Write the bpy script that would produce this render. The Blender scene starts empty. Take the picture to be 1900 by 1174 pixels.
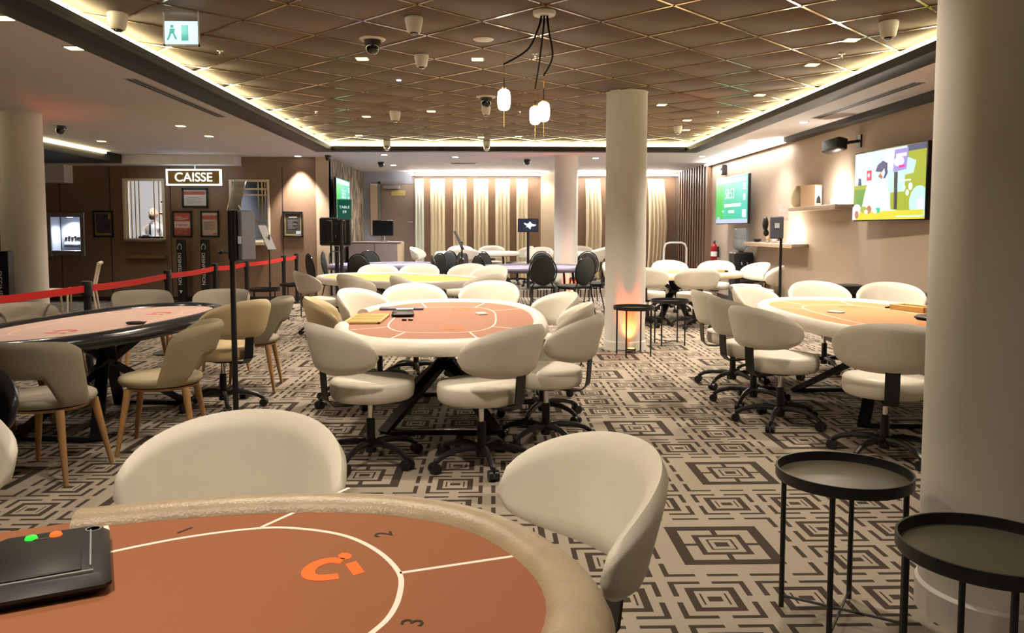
import bpy, bmesh, math, random
from mathutils import Vector, Matrix
random.seed(7)
PI = math.pi
S = bpy.context.scene
COL = S.collection

# ------------------------------------------------------------------ camera
CAM_H = 1.375; FPX = 1490.0; PX0, PY0 = 950.0, 529.0
PITCH = math.radians(3.95); YAW = math.radians(1.346)
cd = bpy.data.cameras.new('camera'); cam = bpy.data.objects.new('camera', cd); COL.objects.link(cam)
cam.location = (0, 0, CAM_H); cam.rotation_euler = (PI/2-PITCH, 0, -YAW)
cd.sensor_width = 36; cd.lens = 36*FPX/1900; cd.shift_y = -(587-PY0)/1900
cd.clip_start = .05; cd.clip_end = 80
S.camera = cam
S.view_settings.view_transform = 'Standard'; S.view_settings.look = 'None'
S.view_settings.gamma = 1; S.view_settings.use_curve_mapping = False
S.view_settings.exposure = 0.5
S.cycles.max_bounces = 7; S.cycles.diffuse_bounces = 4; S.cycles.glossy_bounces = 3
S.cycles.transmission_bounces = 5; S.cycles.transparent_max_bounces = 6
S.cycles.sample_clamp_indirect = 4.0; S.cycles.caustics_reflective = False; S.cycles.caustics_refractive = False
w = bpy.data.worlds.new('world'); S.world = w; w.use_nodes = True
w.node_tree.nodes['Background'].inputs[0].default_value = (.9, .8, .7, 1)
w.node_tree.nodes['Background'].inputs[1].default_value = .12

_fw = Vector((math.sin(YAW)*math.cos(PITCH), math.cos(YAW)*math.cos(PITCH), -math.sin(PITCH)))
_rt = Vector((math.cos(YAW), -math.sin(YAW), 0)); _up = _rt.cross(_fw); _C = Vector((0, 0, CAM_H))
def _ray(x, y): return _fw+_rt*((x-PX0)/FPX)-_up*((y-PY0)/FPX)
def az(x, y, z=0.0):
    d = _ray(x, y); return _C+d*((z-CAM_H)/d.z)
def ay(x, y, Y):
    d = _ray(x, y); return _C+d*(Y/d.y)
def ax(x, y, X):
    d = _ray(x, y); return _C+d*(X/d.x)

# ------------------------------------------------------------------ room sizes
ZC, ZS, ZF = 2.93, 2.78, 2.85          # coffer ceiling, soffit underside, fascia top
XL, XR, YF = -2.84, 3.45, 14.36        # inner lip of the coffer
BL, BR, BF = .34, .25, .28             # width of the dark band round it
XW, YB, YCA, XT = 4.6, 19.9, 15.75, -3.18   # right wall, back wall, cashier wall, bark textured wall
XLW, YN = -10.0, -2.5
ZP, YP = .15, 16.3                     # raised floor at the back

# ------------------------------------------------------------------ materials
def mat(name, col, rough=.5, metal=0, noise=0, nscale=40, bump=0, bscale=200, spec=.5, stretch=None, coat=0, trans=0, ior=1.45, alpha=1):
    m = bpy.data.materials.new(name); m.use_nodes = True
    nt = m.node_tree; b = nt.nodes['Principled BSDF']
    b.inputs['Base Color'].default_value = (*col, 1); b.inputs['Roughness'].default_value = rough
    b.inputs['Metallic'].default_value = metal; b.inputs['Specular IOR Level'].default_value = spec
    b.inputs['Coat Weight'].default_value = coat; b.inputs['Transmission Weight'].default_value = trans
    b.inputs['IOR'].default_value = ior; b.inputs['Alpha'].default_value = alpha
    if noise or bump:
        tc = nt.nodes.new('ShaderNodeTexCoord'); mp = nt.nodes.new('ShaderNodeMapping')
        nt.links.new(tc.outputs['Object'], mp.inputs[0])
        if stretch: mp.inputs['Scale'].default_value = stretch
    if noise:
        n = nt.nodes.new('ShaderNodeTexNoise'); n.inputs['Scale'].default_value = nscale; n.inputs['Detail'].default_value = 5
        nt.links.new(mp.outputs[0], n.inputs['Vector'])
        r = nt.nodes.new('ShaderNodeValToRGB')
        r.color_ramp.elements[0].position = .3; r.color_ramp.elements[1].position = .7
        r.color_ramp.elements[0].color = (*[max(0, c*(1-noise)) for c in col], 1)
        r.color_ramp.elements[1].color = (*[min(1, c*(1+noise)) for c in col], 1)
        nt.links.new(n.outputs['Fac'], r.inputs[0]); nt.links.new(r.outputs[0], b.inputs['Base Color'])
    if bump:
        n2 = nt.nodes.new('ShaderNodeTexNoise'); n2.inputs['Scale'].default_value = bscale; n2.inputs['Detail'].default_value = 3
        nt.links.new(mp.outputs[0], n2.inputs['Vector'])
        bp = nt.nodes.new('ShaderNodeBump'); bp.inputs['Strength'].default_value = bump; bp.inputs['Distance'].default_value = .01
        nt.links.new(n2.outputs['Fac'], bp.inputs['Height']); nt.links.new(bp.outputs[0], b.inputs['Normal'])
    return m
def emit(name, col, k):
    m = bpy.data.materials.new(name); m.use_nodes = True; nt = m.node_tree
    b = nt.nodes['Principled BSDF']; b.inputs['Base Color'].default_value = (*[c*.06 for c in col], 1); b.inputs['Roughness'].default_value = .35
    b.inputs['Emission Color'].default_value = (*col, 1); b.inputs['Emission Strength'].default_value = k
    return m
M = {}
M['leather'] = mat('white_leather', (.74, .69, .60), .42, noise=.04, nscale=9, bump=.12, bscale=260)
M['rail_white'] = mat('cream_rail_leather', (.74, .69, .61), .38, noise=.04, nscale=12, bump=.1, bscale=220)
M['rail_tan'] = mat('tan_rail_leather', (.37, .285, .185), .36, noise=.10, nscale=14, bump=.18, bscale=160)
M['rail_grey'] = mat('grey_rail_leather', (.46, .42, .40), .4, noise=.05, nscale=12)
M['rail_black'] = mat('black_rail_vinyl', (.015, .016, .02), .18, bump=.08, bscale=120)
M['rail_purple'] = mat('slate_purple_rail', (.13, .12, .19), .35, noise=.06, nscale=12)
M['felt_brown'] = mat('brown_felt', (.29, .105, .045), .85, noise=.10, nscale=700, bump=.15, bscale=900)
M['felt_pink'] = mat('rosy_brown_felt', (.36, .165, .105), .8, noise=.06, nscale=300)
M['felt_mauve'] = mat('pale_mauve_felt', (.50, .34, .29), .7, noise=.05, nscale=300)
M['felt_orange'] = mat('orange_felt', (.50, .24, .10), .8, noise=.06, nscale=300)
M['felt_yellow'] = mat('yellow_felt', (.60, .36, .08), .8, noise=.05, nscale=300)
M['felt_purple'] = mat('slate_purple_felt', (.20, .19, .30), .8, noise=.06, nscale=300)
M['felt_cream'] = mat('cream_felt', (.62, .50, .36), .8, noise=.05, nscale=300)
M['line'] = mat('printed_white_line', (.85, .75, .66), .8)
M['line_dim'] = mat('printed_pale_line', (.75, .50, .36), .8)
M['ink'] = mat('printed_dark_number', (.03, .02, .015), .8)
M['logo'] = mat('printed_orange_logo', (.92, .16, .02), .75)
M['logo_red'] = mat('printed_red_logo', (.55, .06, .04), .75)
M['black_metal'] = mat('black_powder_coat', (.012, .012, .013), .35, bump=.05, bscale=300)
M['black_plastic'] = mat('black_plastic', (.014, .014, .016), .32, bump=.04, bscale=300)
M['black_gloss'] = mat('glossy_black', (.01, .01, .012), .12)
M['black_fabric'] = mat('black_upholstery', (.012, .015, .013), .75, noise=.5, nscale=160, bump=.2, bscale=300)
M['chrome'] = mat('chrome', (.75, .72, .68), .14, 1)
M['steel'] = mat('steel_grey', (.38, .39, .42), .38, .6)
M['brass'] = mat('polished_brass', (.95, .66, .30), .22, 1)
M['brass_bar'] = mat('brass_ceiling_bar', (.72, .54, .30), .13, 1)
M['grey_fabric'] = mat('grey_beige_fabric', (.29, .255, .20), .9, noise=.14, nscale=260, bump=.25, bscale=420)
M['sand_fabric'] = mat('sand_fabric', (.36, .30, .19), .9, noise=.14, nscale=260, bump=.25, bscale=420)
M['wood_leg'] = mat('pale_oak', (.40, .22, .09), .5, noise=.18, nscale=20, stretch=(1, 1, .12))
M['column'] = mat('painted_plaster_white', (.70, .675, .63), .7, noise=.02, nscale=6, bump=.03, bscale=60)
M['soffit'] = mat('soffit_paint', (.70, .675, .69), .8, noise=.02, nscale=4)
M['fascia'] = mat('dark_bronze_fascia', (.012, .009, .006), .6, bump=.04, bscale=80)
M['cove'] = mat('cove_white_paint', (.85, .83, .76), .8)
M['tile'] = mat('taupe_ceiling_tile', (.140, .106, .078), .75, noise=.07, nscale=120, bump=.06, bscale=300)
M['tile_pale'] = mat('pale_ceiling_tile', (.165, .128, .104), .75, noise=.06, nscale=120, bump=.06, bscale=300)
M['tbar'] = M['brass_bar']
M['wall_brown'] = mat('brown_grained_panel', (.21, .135, .088), .55, noise=.18, nscale=22, stretch=(6, 6, .25), bump=.04, bscale=60)
M['wall_taupe'] = mat('taupe_wall_fabric', (.37, .295, .235), .85, noise=.06, nscale=160, bump=.08, bscale=260)
M['wall_grey'] = mat('blue_grey_paint', (.36, .38, .44), .7, noise=.03, nscale=8)
M['wall_wood'] = mat('warm_wood_panel', (.17, .10, .058), .5, noise=.12, nscale=18, stretch=(5, 5, .2))
M['wall_cream'] = mat('cream_panel', (.56, .44, .31), .6, noise=.04, nscale=8)
M['slat'] = mat('dark_walnut_slat', (.20, .125, .085), .5, noise=.16, nscale=18, stretch=(5, 5, .2))
M['slat_back'] = mat('shadow_gap_board', (.035, .022, .016), .7)
M['door_wood'] = mat('grey_brown_door', (.20, .150, .115), .55, noise=.16, nscale=24, stretch=(5, 5, .3))
M['curtain'] = mat('gold_beige_curtain', (.74, .62, .42), .75, noise=.06, nscale=30, stretch=(4, 4, .2))
M['curtain_pale'] = mat('pale_green_white_curtain', (.64, .66, .54), .75, noise=.05, nscale=30, stretch=(4, 4, .2))
M['white'] = mat('white_plastic', (.74, .71, .66), .4, bump=.02, bscale=100)
M['white_paint'] = mat('white_paint', (.72, .70, .68), .6)
M['paper'] = mat('white_card', (.80, .78, .74), .6)
M['skin'] = mat('skin', (.52, .30, .20), .5, noise=.06, nscale=40)
M['beard'] = mat('dark_beard', (.06, .035, .02), .8, noise=.3, nscale=200)
M['eye_white'] = mat('eye_white', (.8, .78, .74), .25)
M['shirt'] = mat('white_shirt', (.74, .72, .68), .8, noise=.03, nscale=40, bump=.06, bscale=60)
M['cord'] = mat('black_cord', (.003, .003, .003), .9, spec=.05)
M['leather_warm_lit'] = mat('warm_lit_leather', (.58, .46, .27), .42, noise=.04, nscale=9, bump=.12, bscale=260)  # the white leather again, with warm light put into its colour
M['black_matte'] = mat('matte_black_plastic', (.010, .010, .011), .5, bump=.05, bscale=300)
M['tie'] = mat('black_tie', (.015, .015, .025), .6)
M['red_belt'] = mat('red_webbing', (.62, .012, .008), .7, noise=.12, nscale=200)
M['red_gloss'] = mat('red_enamel', (.26, .010, .010), .3)
M['glass'] = mat('clear_glass', (.95, .97, .96), .02, trans=1, ior=1.12)
M['acrylic'] = mat('clear_acrylic', (.80, .84, .82), .06, trans=.85, ior=1.2)
M['water'] = mat('blue_tinted_bottle', (.62, .72, .82), .08, trans=.75, ior=1.2)
M['dark_glass'] = mat('smoked_dome', (.01, .01, .012), .05, coat=.6)
M['mirror_bronze'] = mat('bronzed_tray_mirror', (.10, .09, .062), .28, .25, noise=.06, nscale=20)
M['screen_off'] = mat('dark_screen', (.012, .013, .016), .12)
M['grey_box'] = mat('grey_blue_plastic', (.11, .115, .15), .4, noise=.08, nscale=40)
M['desk'] = mat('desk_laminate', (.24, .19, .18), .5, noise=.08, nscale=30)
M['sticker'] = mat('pale_sticker', (.62, .70, .80), .5)
M['tan_box'] = mat('tan_cardboard', (.42, .29, .18), .7, noise=.06, nscale=30)
M['chip_tray'] = mat('ochre_chip_tray', (.62, .42, .16), .5)
M['white_frame'] = mat('cream_window_frame', (.72, .62, .48), .4)
M['gold_sign'] = mat('gold_sign_panel', (.30, .19, .05), .6)
M['interior'] = mat('cash_desk_paint', (.50, .52, .58), .7)
M['ivory'] = mat('ivory_ceramic', (.80, .70, .48), .35)
M['pic_purple'] = mat('dim_purple_print', (.07, .055, .085), .4, noise=.6, nscale=18)
M['pic_red'] = mat('red_print', (.42, .10, .075), .45, noise=.2, nscale=14)
M['pic_pink'] = mat('pink_band_print', (.62, .50, .50), .45, noise=.12, nscale=24)
M['pic_pale'] = mat('pale_print', (.55, .44, .36), .45, noise=.10, nscale=24)
M['pic_white'] = mat('white_print', (.62, .58, .58), .4, noise=.08, nscale=24)
M['pic_dark'] = mat('dark_green_print', (.05, .055, .045), .35, noise=.35, nscale=24)
M['pic_gold'] = mat('ochre_print_band', (.45, .30, .10), .45)
M['pic_blue'] = mat('pale_blue_print', (.42, .52, .70), .45)
M['sage'] = mat('exit_plate_yellow', (.42, .36, .12), .5)
M['led_warm'] = emit('led_warm', (1, .84, .46), 17)
M['led_wall'] = emit('led_wall_warm', (1, .93, .84), 42)
M['led_white'] = emit('led_white', (1, .94, .86), 85)
M['led_sign'] = emit('led_sign_white', (.88, .97, 1), 2.6)
M['lamp_yellow'] = emit('downlight_yellow', (1, .80, .30), 5)
M['lamp_white'] = emit('downlight_white', (1, .95, .86), 9)
M['lamp_blue'] = emit('status_light_blue', (.55, .66, 1), 14)
M['opal'] = emit('opal_glass_lit', (1, .86, .66), 9)
M['exit'] = emit('exit_sign_lit', (.66, .93, 1), .85)
M['exit_green'] = emit('exit_sign_green', (.10, .55, .42), .6)
M['btn_green'] = emit('button_green', (.03, .75, .04), 1.0)
M['btn_orange'] = emit('button_orange', (.95, .14, .02), 1.0)
M['amber'] = emit('amber_uplight', (1, .30, .04), 8)
M['atm_glow'] = emit('atm_light', (.80, .90, 1), 6)
def scr(n, c, k=.85): M[n] = emit('screen_'+n, c, k); return M[n]
scr('s_green', (.0, .50, .28)); scr('s_lime', (.0, .48, .05)); scr('s_teal', (.0, .50, .38)); scr('s_white', (.80, .92, .95), .8); scr('s_grey', (.45, .55, .72))
scr('s_sky', (.62, .85, .80)); scr('s_olive', (.34, .40, .01)); scr('s_leaf', (.12, .30, .03)); scr('s_yellow', (.70, .62, .02)); scr('s_violet', (.30, .25, .62)); scr('s_lilac', (.78, .74, .95), .8)
scr('s_navy', (.05, .06, .16)); scr('s_skin', (.45, .16, .08)); scr('s_pink', (.85, .0, .30)); scr('s_red', (.80, .05, .14)); scr('s_black', (.01, .01, .02)); scr('s_mint', (.50, .80, .72)); scr('s_dkgreen', (.0, .05, .03), 1.0); scr('s_dkblue', (.012, .015, .035), 1)

# carpet: concentric rectangles of two sizes on a 0.345 m lattice, dashed brackets between
def carpet():
    m = bpy.data.materials.new('patterned_carpet'); m.use_nodes = True; nt = m.node_tree
    L = nt.links; b = nt.nodes['Principled BSDF']; b.inputs['Roughness'].default_value = .95; b.inputs['Specular IOR Level'].default_value = .15
    def N(op, *a):
        n = nt.nodes.new('ShaderNodeMath'); n.operation = op
        for i, v in enumerate(a):
            if isinstance(v, (int, float)): n.inputs[i].default_value = v
            else: L.new(v, n.inputs[i])
        return n.outputs[0]
    add = lambda x, y: N('ADD', x, y); sub = lambda x, y: N('SUBTRACT', x, y); mul = lambda x, y: N('MULTIPLY', x, y)
    lt = lambda x, y: N('LESS_THAN', x, y); gt = lambda x, y: N('GREATER_THAN', x, y); mx = lambda x, y: N('MAXIMUM', x, y)
    mn = lambda x, y: N('MINIMUM', x, y); ab = lambda x: N('ABSOLUTE', x); fm = lambda x, k: N('FLOORED_MODULO', x, k)
    tc = nt.nodes.new('ShaderNodeTexCoord'); sp = nt.nodes.new('ShaderNodeSeparateXYZ'); L.new(tc.outputs['Object'], sp.inputs[0])
    u = .345
    px = fm(N('DIVIDE', sub(sp.outputs[0], .655), u), 6.0); py = fm(N('DIVIDE', sub(sp.outputs[1], 3.065), u), 6.0)
    big = None; bx = by = None
    for i, j in ((0, 0), (1, 3), (3, 5), (4, 2)):
        rx = fm(sub(px, i), 6.0); ry = fm(sub(py, j), 6.0)
        inn = mul(lt(rx, 2.0), lt(ry, 2.0)); lx = mul(inn, sub(rx, 1.0)); ly = mul(inn, sub(ry, 1.0))
        big = inn if big is None else add(big, inn); bx = lx if bx is None else add(bx, lx); by = ly if by is None else add(by, ly)
    bx = mul(bx, u); by = mul(by, u)
    sx = mul(sub(fm(px, 1.0), .5), u); sy = mul(sub(fm(py, 1.0), .5), u)
    band = lambda v, lo, hi: mul(gt(v, lo), lt(v, hi))
    # small cell
    ax_, ay_ = ab(sx), ab(sy); d = mx(ax_, ay_); lo_ = mn(ax_, ay_)
    small = mul(band(d, .128, .150), gt(lo_, .024))
    small = mx(small, band(mx(ax_, mul(ay_, 1.0)), .066, .096))
    small = mx(small, mul(band(ax_, .043, .051), lt(ay_, .045)))
    small = mx(small, mul(lt(ax_, .027), lt(ay_, .020)))
    # big cell
    ax_, ay_ = ab(bx), ab(by); d = mx(ax_, ay_); lo_ = mn(ax_, ay_)
    bigp = band(d, .162, .212)
    bigp = mx(bigp, mul(band(d, .10, .165), lt(lo_, .012)))
    bigp = mx(bigp, band(d, .084, .110)); bigp = mx(bigp, band(d, .048, .058))
    bigp = mx(bigp, mul(lt(ax_, .030), lt(ay_, .024)))
    ph = fm(add(lo_, .0), .1725); bigp = mx(bigp, mul(band(d, .300, .322), mul(gt(ph, .024), lt(ph, .149))))
    f = add(mul(big, bigp), mul(sub(1.0, big), small))
    nz = nt.nodes.new('ShaderNodeTexNoise'); nz.inputs['Scale'].default_value = 420; nz.inputs['Detail'].default_value = 2
    L.new(tc.outputs['Object'], nz.inputs['Vector'])
    n3 = nt.nodes.new('ShaderNodeTexNoise'); n3.inputs['Scale'].default_value = 1.1; L.new(tc.outputs['Object'], n3.inputs['Vector'])
    mixn = nt.nodes.new('ShaderNodeMix'); mixn.data_type = 'RGBA'
    L.new(f, mixn.inputs[0]); mixn.inputs[6].default_value = (.315, .268, .215, 1); mixn.inputs[7].default_value = (.050, .037, .029, 1)
    hs = nt.nodes.new('ShaderNodeHueSaturation'); L.new(mixn.outputs[2], hs.inputs['Color'])
    L.new(add(mul(nz.outputs['Fac'], .5), add(.6, mul(n3.outputs['Fac'], .30))), hs.inputs['Value'])
    L.new(hs.outputs[0], b.inputs['Base Color'])
    bp = nt.nodes.new('ShaderNodeBump'); bp.inputs['Strength'].default_value = .3; bp.inputs['Distance'].default_value = .006
    L.new(nz.outputs['Fac'], bp.inputs['Height']); L.new(bp.outputs[0], b.inputs['Normal'])
    return m
M['carpet'] = carpet()
def bark():
    m = mat('bark_textured_wallcovering', (.16, .125, .085), .8); nt = m.node_tree; b = nt.nodes['Principled BSDF']
    tc = nt.nodes.new('ShaderNodeTexCoord'); mp = nt.nodes.new('ShaderNodeMapping'); mp.inputs['Scale'].default_value = (3.6, 3.6, 1.3)
    nt.links.new(tc.outputs['Object'], mp.inputs[0])
    n = nt.nodes.new('ShaderNodeTexNoise'); n.inputs['Scale'].default_value = 1.6; n.inputs['Detail'].default_value = 6; n.inputs['Distortion'].default_value = 1.2
    nt.links.new(mp.outputs[0], n.inputs['Vector'])
    r = nt.nodes.new('ShaderNodeValToRGB'); r.color_ramp.elements[0].position = .44; r.color_ramp.elements[1].position = .58
    r.color_ramp.elements[0].color = (.045, .034, .024, 1); r.color_ramp.elements[1].color = (.27, .21, .145, 1)
    nt.links.new(n.outputs['Fac'], r.inputs[0]); nt.links.new(r.outputs[0], b.inputs['Base Color'])
    bp = nt.nodes.new('ShaderNodeBump'); bp.inputs['Strength'].default_value = .5; bp.inputs['Distance'].default_value = .02
    nt.links.new(n.outputs['Fac'], bp.inputs['Height']); nt.links.new(bp.outputs[0], b.inputs['Normal'])
    return m
M['bark'] = bark()

# ------------------------------------------------------------------ mesh builder
class MB:
    def __init__(s): s.v = []; s.f = []
    def add(s, vs, fs):
        o = len(s.v); s.v += [tuple(v) for v in vs]; s.f += [tuple(i+o for i in f) for f in fs]; return s
    def box(s, c, d, rz=0, b=0):
        x, y, z = d[0]/2, d[1]/2, d[2]/2; c = Vector(c); R = Matrix.Rotation(rz, 3, 'Z')
        if b:
            b = min(b, x*.9, y*.9, z*.9)
            vs = []
            for sz in (-1, 1):
                for k, (ix, iy) in ((0, (x-b, y-b)), (1, (x, y))):
                    pass
            rings = [(-z, b), (-z+b, 0), (z-b, 0), (z, b)]
            for zz, ins in rings:
                X, Y = x-ins, y-ins; q = b*.9
                for px, py in ((X-q, -Y), (X, -Y+q), (X, Y-q), (X-q, Y), (-X+q, Y), (-X, Y-q), (-X, -Y+q), (-X+q, -Y)):
                    vs.append(c+R@Vector((px, py, zz)))
            fs = [tuple(range(7, -1, -1)), tuple(range(24, 32))]
            for r in range(3):
                for k in range(8): fs.append((r*8+k, r*8+(k+1) % 8, r*8+8+(k+1) % 8, r*8+8+k))
            return s.add(vs, fs)
        vs = [c+R@Vector((a*x, bb*y, e*z)) for e in (-1, 1) for a, bb in ((-1, -1), (1, -1), (1, 1), (-1, 1))]
        return s.add(vs, [(3, 2, 1, 0), (4, 5, 6, 7), (0, 1, 5, 4), (1, 2, 6, 5), (2, 3, 7, 6), (3, 0, 4, 7)])
    def b2(s, p, q, b=0):
        return s.box([(p[i]+q[i])/2 for i in range(3)], [abs(p[i]-q[i]) for i in range(3)], 0, b)
    def tube(s, pts, r, n=10, cap=True, closed=False):
        pts = [Vector(p) for p in pts]; rs = r if isinstance(r, (list, tuple)) else [r]*len(pts); m = len(pts)
        vs = []; up = None
        for i, p in enumerate(pts):
            if closed: t = pts[(i+1) % m]-pts[i-1]
            else: t = pts[min(i+1, m-1)]-pts[max(i-1, 0)]
            t.normalize()
            if up is None:
                up = Vector((0, 0, 1)) if abs(t.z) < .9 else Vector((1, 0, 0))
            a = t.cross(up); a.normalize(); bb = a.cross(t); up = bb
            for k in range(n):
                an = 2*PI*k/n; vs.append(p+(a*math.cos(an)+bb*math.sin(an))*rs[i])
        fs = []
        for i in range(m if closed else m-1):
            j = (i+1) % m
            for k in range(n): fs.append((i*n+k, i*n+(k+1) % n, j*n+(k+1) % n, j*n+k))
        if cap and not closed: fs += [tuple(range(n-1, -1, -1)), tuple(range((m-1)*n, m*n))]
        return s.add(vs, fs)
    def lathe(s, prof, n=24, c=(0, 0, 0), sx=1, sy=1):
        vs = []; c = Vector(c)
        for r, z in prof:
            for k in range(n): a = 2*PI*k/n; vs.append(c+Vector((r*math.cos(a)*sx, r*math.sin(a)*sy, z)))
        fs = []
        for i in range(len(prof)-1):
            for k in range(n): fs.append((i*n+k, i*n+(k+1) % n, (i+1)*n+(k+1) % n, (i+1)*n+k))
        if prof[0][0] > 1e-6: fs.append(tuple(range(n-1, -1, -1)))
        if prof[-1][0] > 1e-6: fs.append(tuple(range((len(prof)-1)*n, len(prof)*n)))
        return s.add(vs, fs)
    def prism(s, poly, z0, z1):
        n = len(poly)
        return s.add([(x, y, z0) for x, y in poly]+[(x, y, z1) for x, y in poly],
                     [tuple(range(n-1, -1, -1)), tuple(range(n, 2*n))]+[(k, (k+1) % n, n+(k+1) % n, n+k) for k in range(n)])
    def ell(s, c, r, n=14, m=9):
        prof = [(math.sin(PI*i/m), -math.cos(PI*i/m)) for i in range(m+1)]
        c = Vector(c); o = MB().lathe(prof, n)
        return s.add([(c.x+x*r[0], c.y+y*r[1], c.z+z*r[2]) for x, y, z in o.v], o.f)
    def ribbon(s, pts, wdt, z0, z1):          # flat printed line following pts (xy), thin box section
        P = [Vector((p[0], p[1])) for p in pts]; m = len(P); L_, R_ = [], []
        for i, p in enumerate(P):
            t = (P[min(i+1, m-1)]-P[max(i-1, 0)]).normalized(); nn = Vector((-t.y, t.x))*wdt/2
            L_.append(p+nn); R_.append(p-nn)
        vs = [(q.x, q.y, z1) for q in L_]+[(q.x, q.y, z1) for q in R_]+[(q.x, q.y, z0) for q in L_]+[(q.x, q.y, z0) for q in R_]
        fs = []
        for i in range(m-1):
            fs += [(i, m+i, m+i+1, i+1), (2*m+i, i, i+1, 2*m+i+1), (m+i, 3*m+i, 3*m+i+1, m+i+1)]
        fs += [(0, 2*m, 3*m, m), (m-1, 2*m-1, 4*m-1, 3*m-1)]
        return s.add(vs, fs)
    def xf(s, mtx):
        s.v = [tuple(mtx@Vector(v)) for v in s.v]; return s
    def mesh(s, name, m, smooth=None):
        me = bpy.data.meshes.new(name); me.from_pydata(s.v, [], s.f); me.validate()
        bm = bmesh.new(); bm.from_mesh(me); bmesh.ops.remove_doubles(bm, verts=bm.verts, dist=1e-5)
        bmesh.ops.recalc_face_normals(bm, faces=bm.faces)
        if smooth is not None:
            for f in bm.faces: f.smooth = True
            for e in bm.edges:
                if len(e.link_faces) == 2 and e.calc_face_angle(0) > math.radians(smooth): e.smooth = False
        bm.to_mesh(me); bm.free()
        if m: me.materials.append(m)
        return me
    def build(s, name, m, parent=None, smooth=40):
        o = bpy.data.objects.new(name, s.mesh(name, m, smooth)); COL.objects.link(o)
        if parent is not None: o.parent = parent
        return o

def tag(o, label, cat, group=None):
    o['label'] = label; o['category'] = cat
    if group: o['group'] = group
    return o
def thing(name, label, cat, loc=(0, 0, 0), rz=0, group=None):
    o = bpy.data.objects.new(name, None); COL.objects.link(o); o.empty_display_size = .1
    o.location = loc; o.rotation_euler = (0, 0, rz); return tag(o, label, cat, group)
def struct(o): o['kind'] = 'structure'; return o
def lab(o, t): o['label'] = t; return o
def dup(root, loc, rz, label, group=None):
    r = root.copy(); COL.objects.link(r); r.location = loc; r.rotation_euler = (0, 0, rz); r['label'] = label
    if group: r['group'] = group
    elif 'group' in r.keys(): del r['group']
    for ch in KIDS[root.name]:
        c = ch.copy(); COL.objects.link(c); c.parent = r
        for g in KIDS.get(ch.name, []):
            d = g.copy(); COL.objects.link(d); d.parent = c
    return r
KIDS = {}
def index_kids():
    KIDS.clear()
    for o in S.objects:
        if o.parent: KIDS.setdefault(o.parent.name, []).append(o)
def curve_pts(pts, per=8):                     # Catmull-Rom through 2D/3D points
    P = [Vector(p) for p in pts]; out = []
    for i in range(len(P)-1):
        p0, p1, p2, p3 = P[max(i-1, 0)], P[i], P[i+1], P[min(i+2, len(P)-1)]
        for k in range(per):
            t = k/per
            out.append(.5*((2*p1)+(p2-p0)*t+(2*p0-5*p1+4*p2-p3)*t*t+(3*p1-p0-3*p2+p3)*t**3))
    out.append(P[-1]); return out
def text(name, body, size, m, parent=None, loc=(0, 0, 0), rot=(0, 0, 0), ext=.0008, align='CENTER', sx=1):
    cu = bpy.data.curves.new(name, 'FONT'); cu.body = body; cu.size = size; cu.extrude = ext; cu.align_x = align; cu.align_y = 'CENTER'
    o = bpy.data.objects.new(name, cu); cu.materials.append(m)
    dg = bpy.context.evaluated_depsgraph_get(); COL.objects.link(o); dg.update()
    me = bpy.data.meshes.new_from_object(o.evaluated_get(dg)); bpy.data.objects.remove(o)
    o = bpy.data.objects.new(name, me); COL.objects.link(o)
    if not me.materials: me.materials.append(m)
    o.location = loc; o.rotation_euler = rot; o.scale = (sx, 1, 1)
    if parent is not None: o.parent = parent
    return o
def spot(name, loc, power, col, angle=110, blend=.6, size=.05, rot=None, parent=None):
    l = bpy.data.lights.new(name, 'SPOT'); l.energy = power; l.color = col; l.spot_size = math.radians(angle); l.spot_blend = blend
    l.shadow_soft_size = size
    o = bpy.data.objects.new(name, l); COL.objects.link(o); o.location = loc
    if rot: o.rotation_euler = rot
    if parent is not None: o.parent = parent
    return o

# ------------------------------------------------------------------ large structure
WARM = (1, .86, .68); NEUT = (1, .93, .87); COOL = (.86, .90, 1)
struct(MB().b2((XLW-.2, YN-.2, -.2), (XW+.2, YB+.2, 0)).build('floor', M['carpet']))
struct(MB().b2((XT, YP, 0), (XW, YB, ZP)).build('floor_raised', M['carpet']))
# walls
struct(MB().b2((XW, YN, 0), (XW+.2, YB+.2, 3.3)).build('wall_right', M['wall_taupe']))
struct(MB().b2((XLW-.2, YN, 0), (XLW, 18.6, 3.3)).build('wall_left', M['wall_brown']))
struct(MB().b2((XLW-.2, YN-.2, 0), (XW+.2, YN, 3.3)).build('wall_front', M['wall_taupe']))
wb = struct(MB().b2((XT-.3, YB, 0), (XW, YB+.2, 3.3)).build('wall_back', M['wall_grey']))
struct(MB().b2((XT-.25, YCA, 0), (XT, YB, ZS)).build('wall_textured', M['bark']))
# soffits (slabs with the coffer left open)
so = struct(MB().b2((XLW, YN, ZS), (XL-BL, YCA+.3, ZS+.05)).build('ceiling_soffit', M['soffit']))
for p, q in (((XR+BR, YN, ZS), (XW, YB, ZS+.05)), ((XL-BL, YF+BF, ZS), (XR+BR, YB, ZS+.05))):
    MB().b2(p, q).build('soffit_panel', M['soffit'], so)
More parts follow.
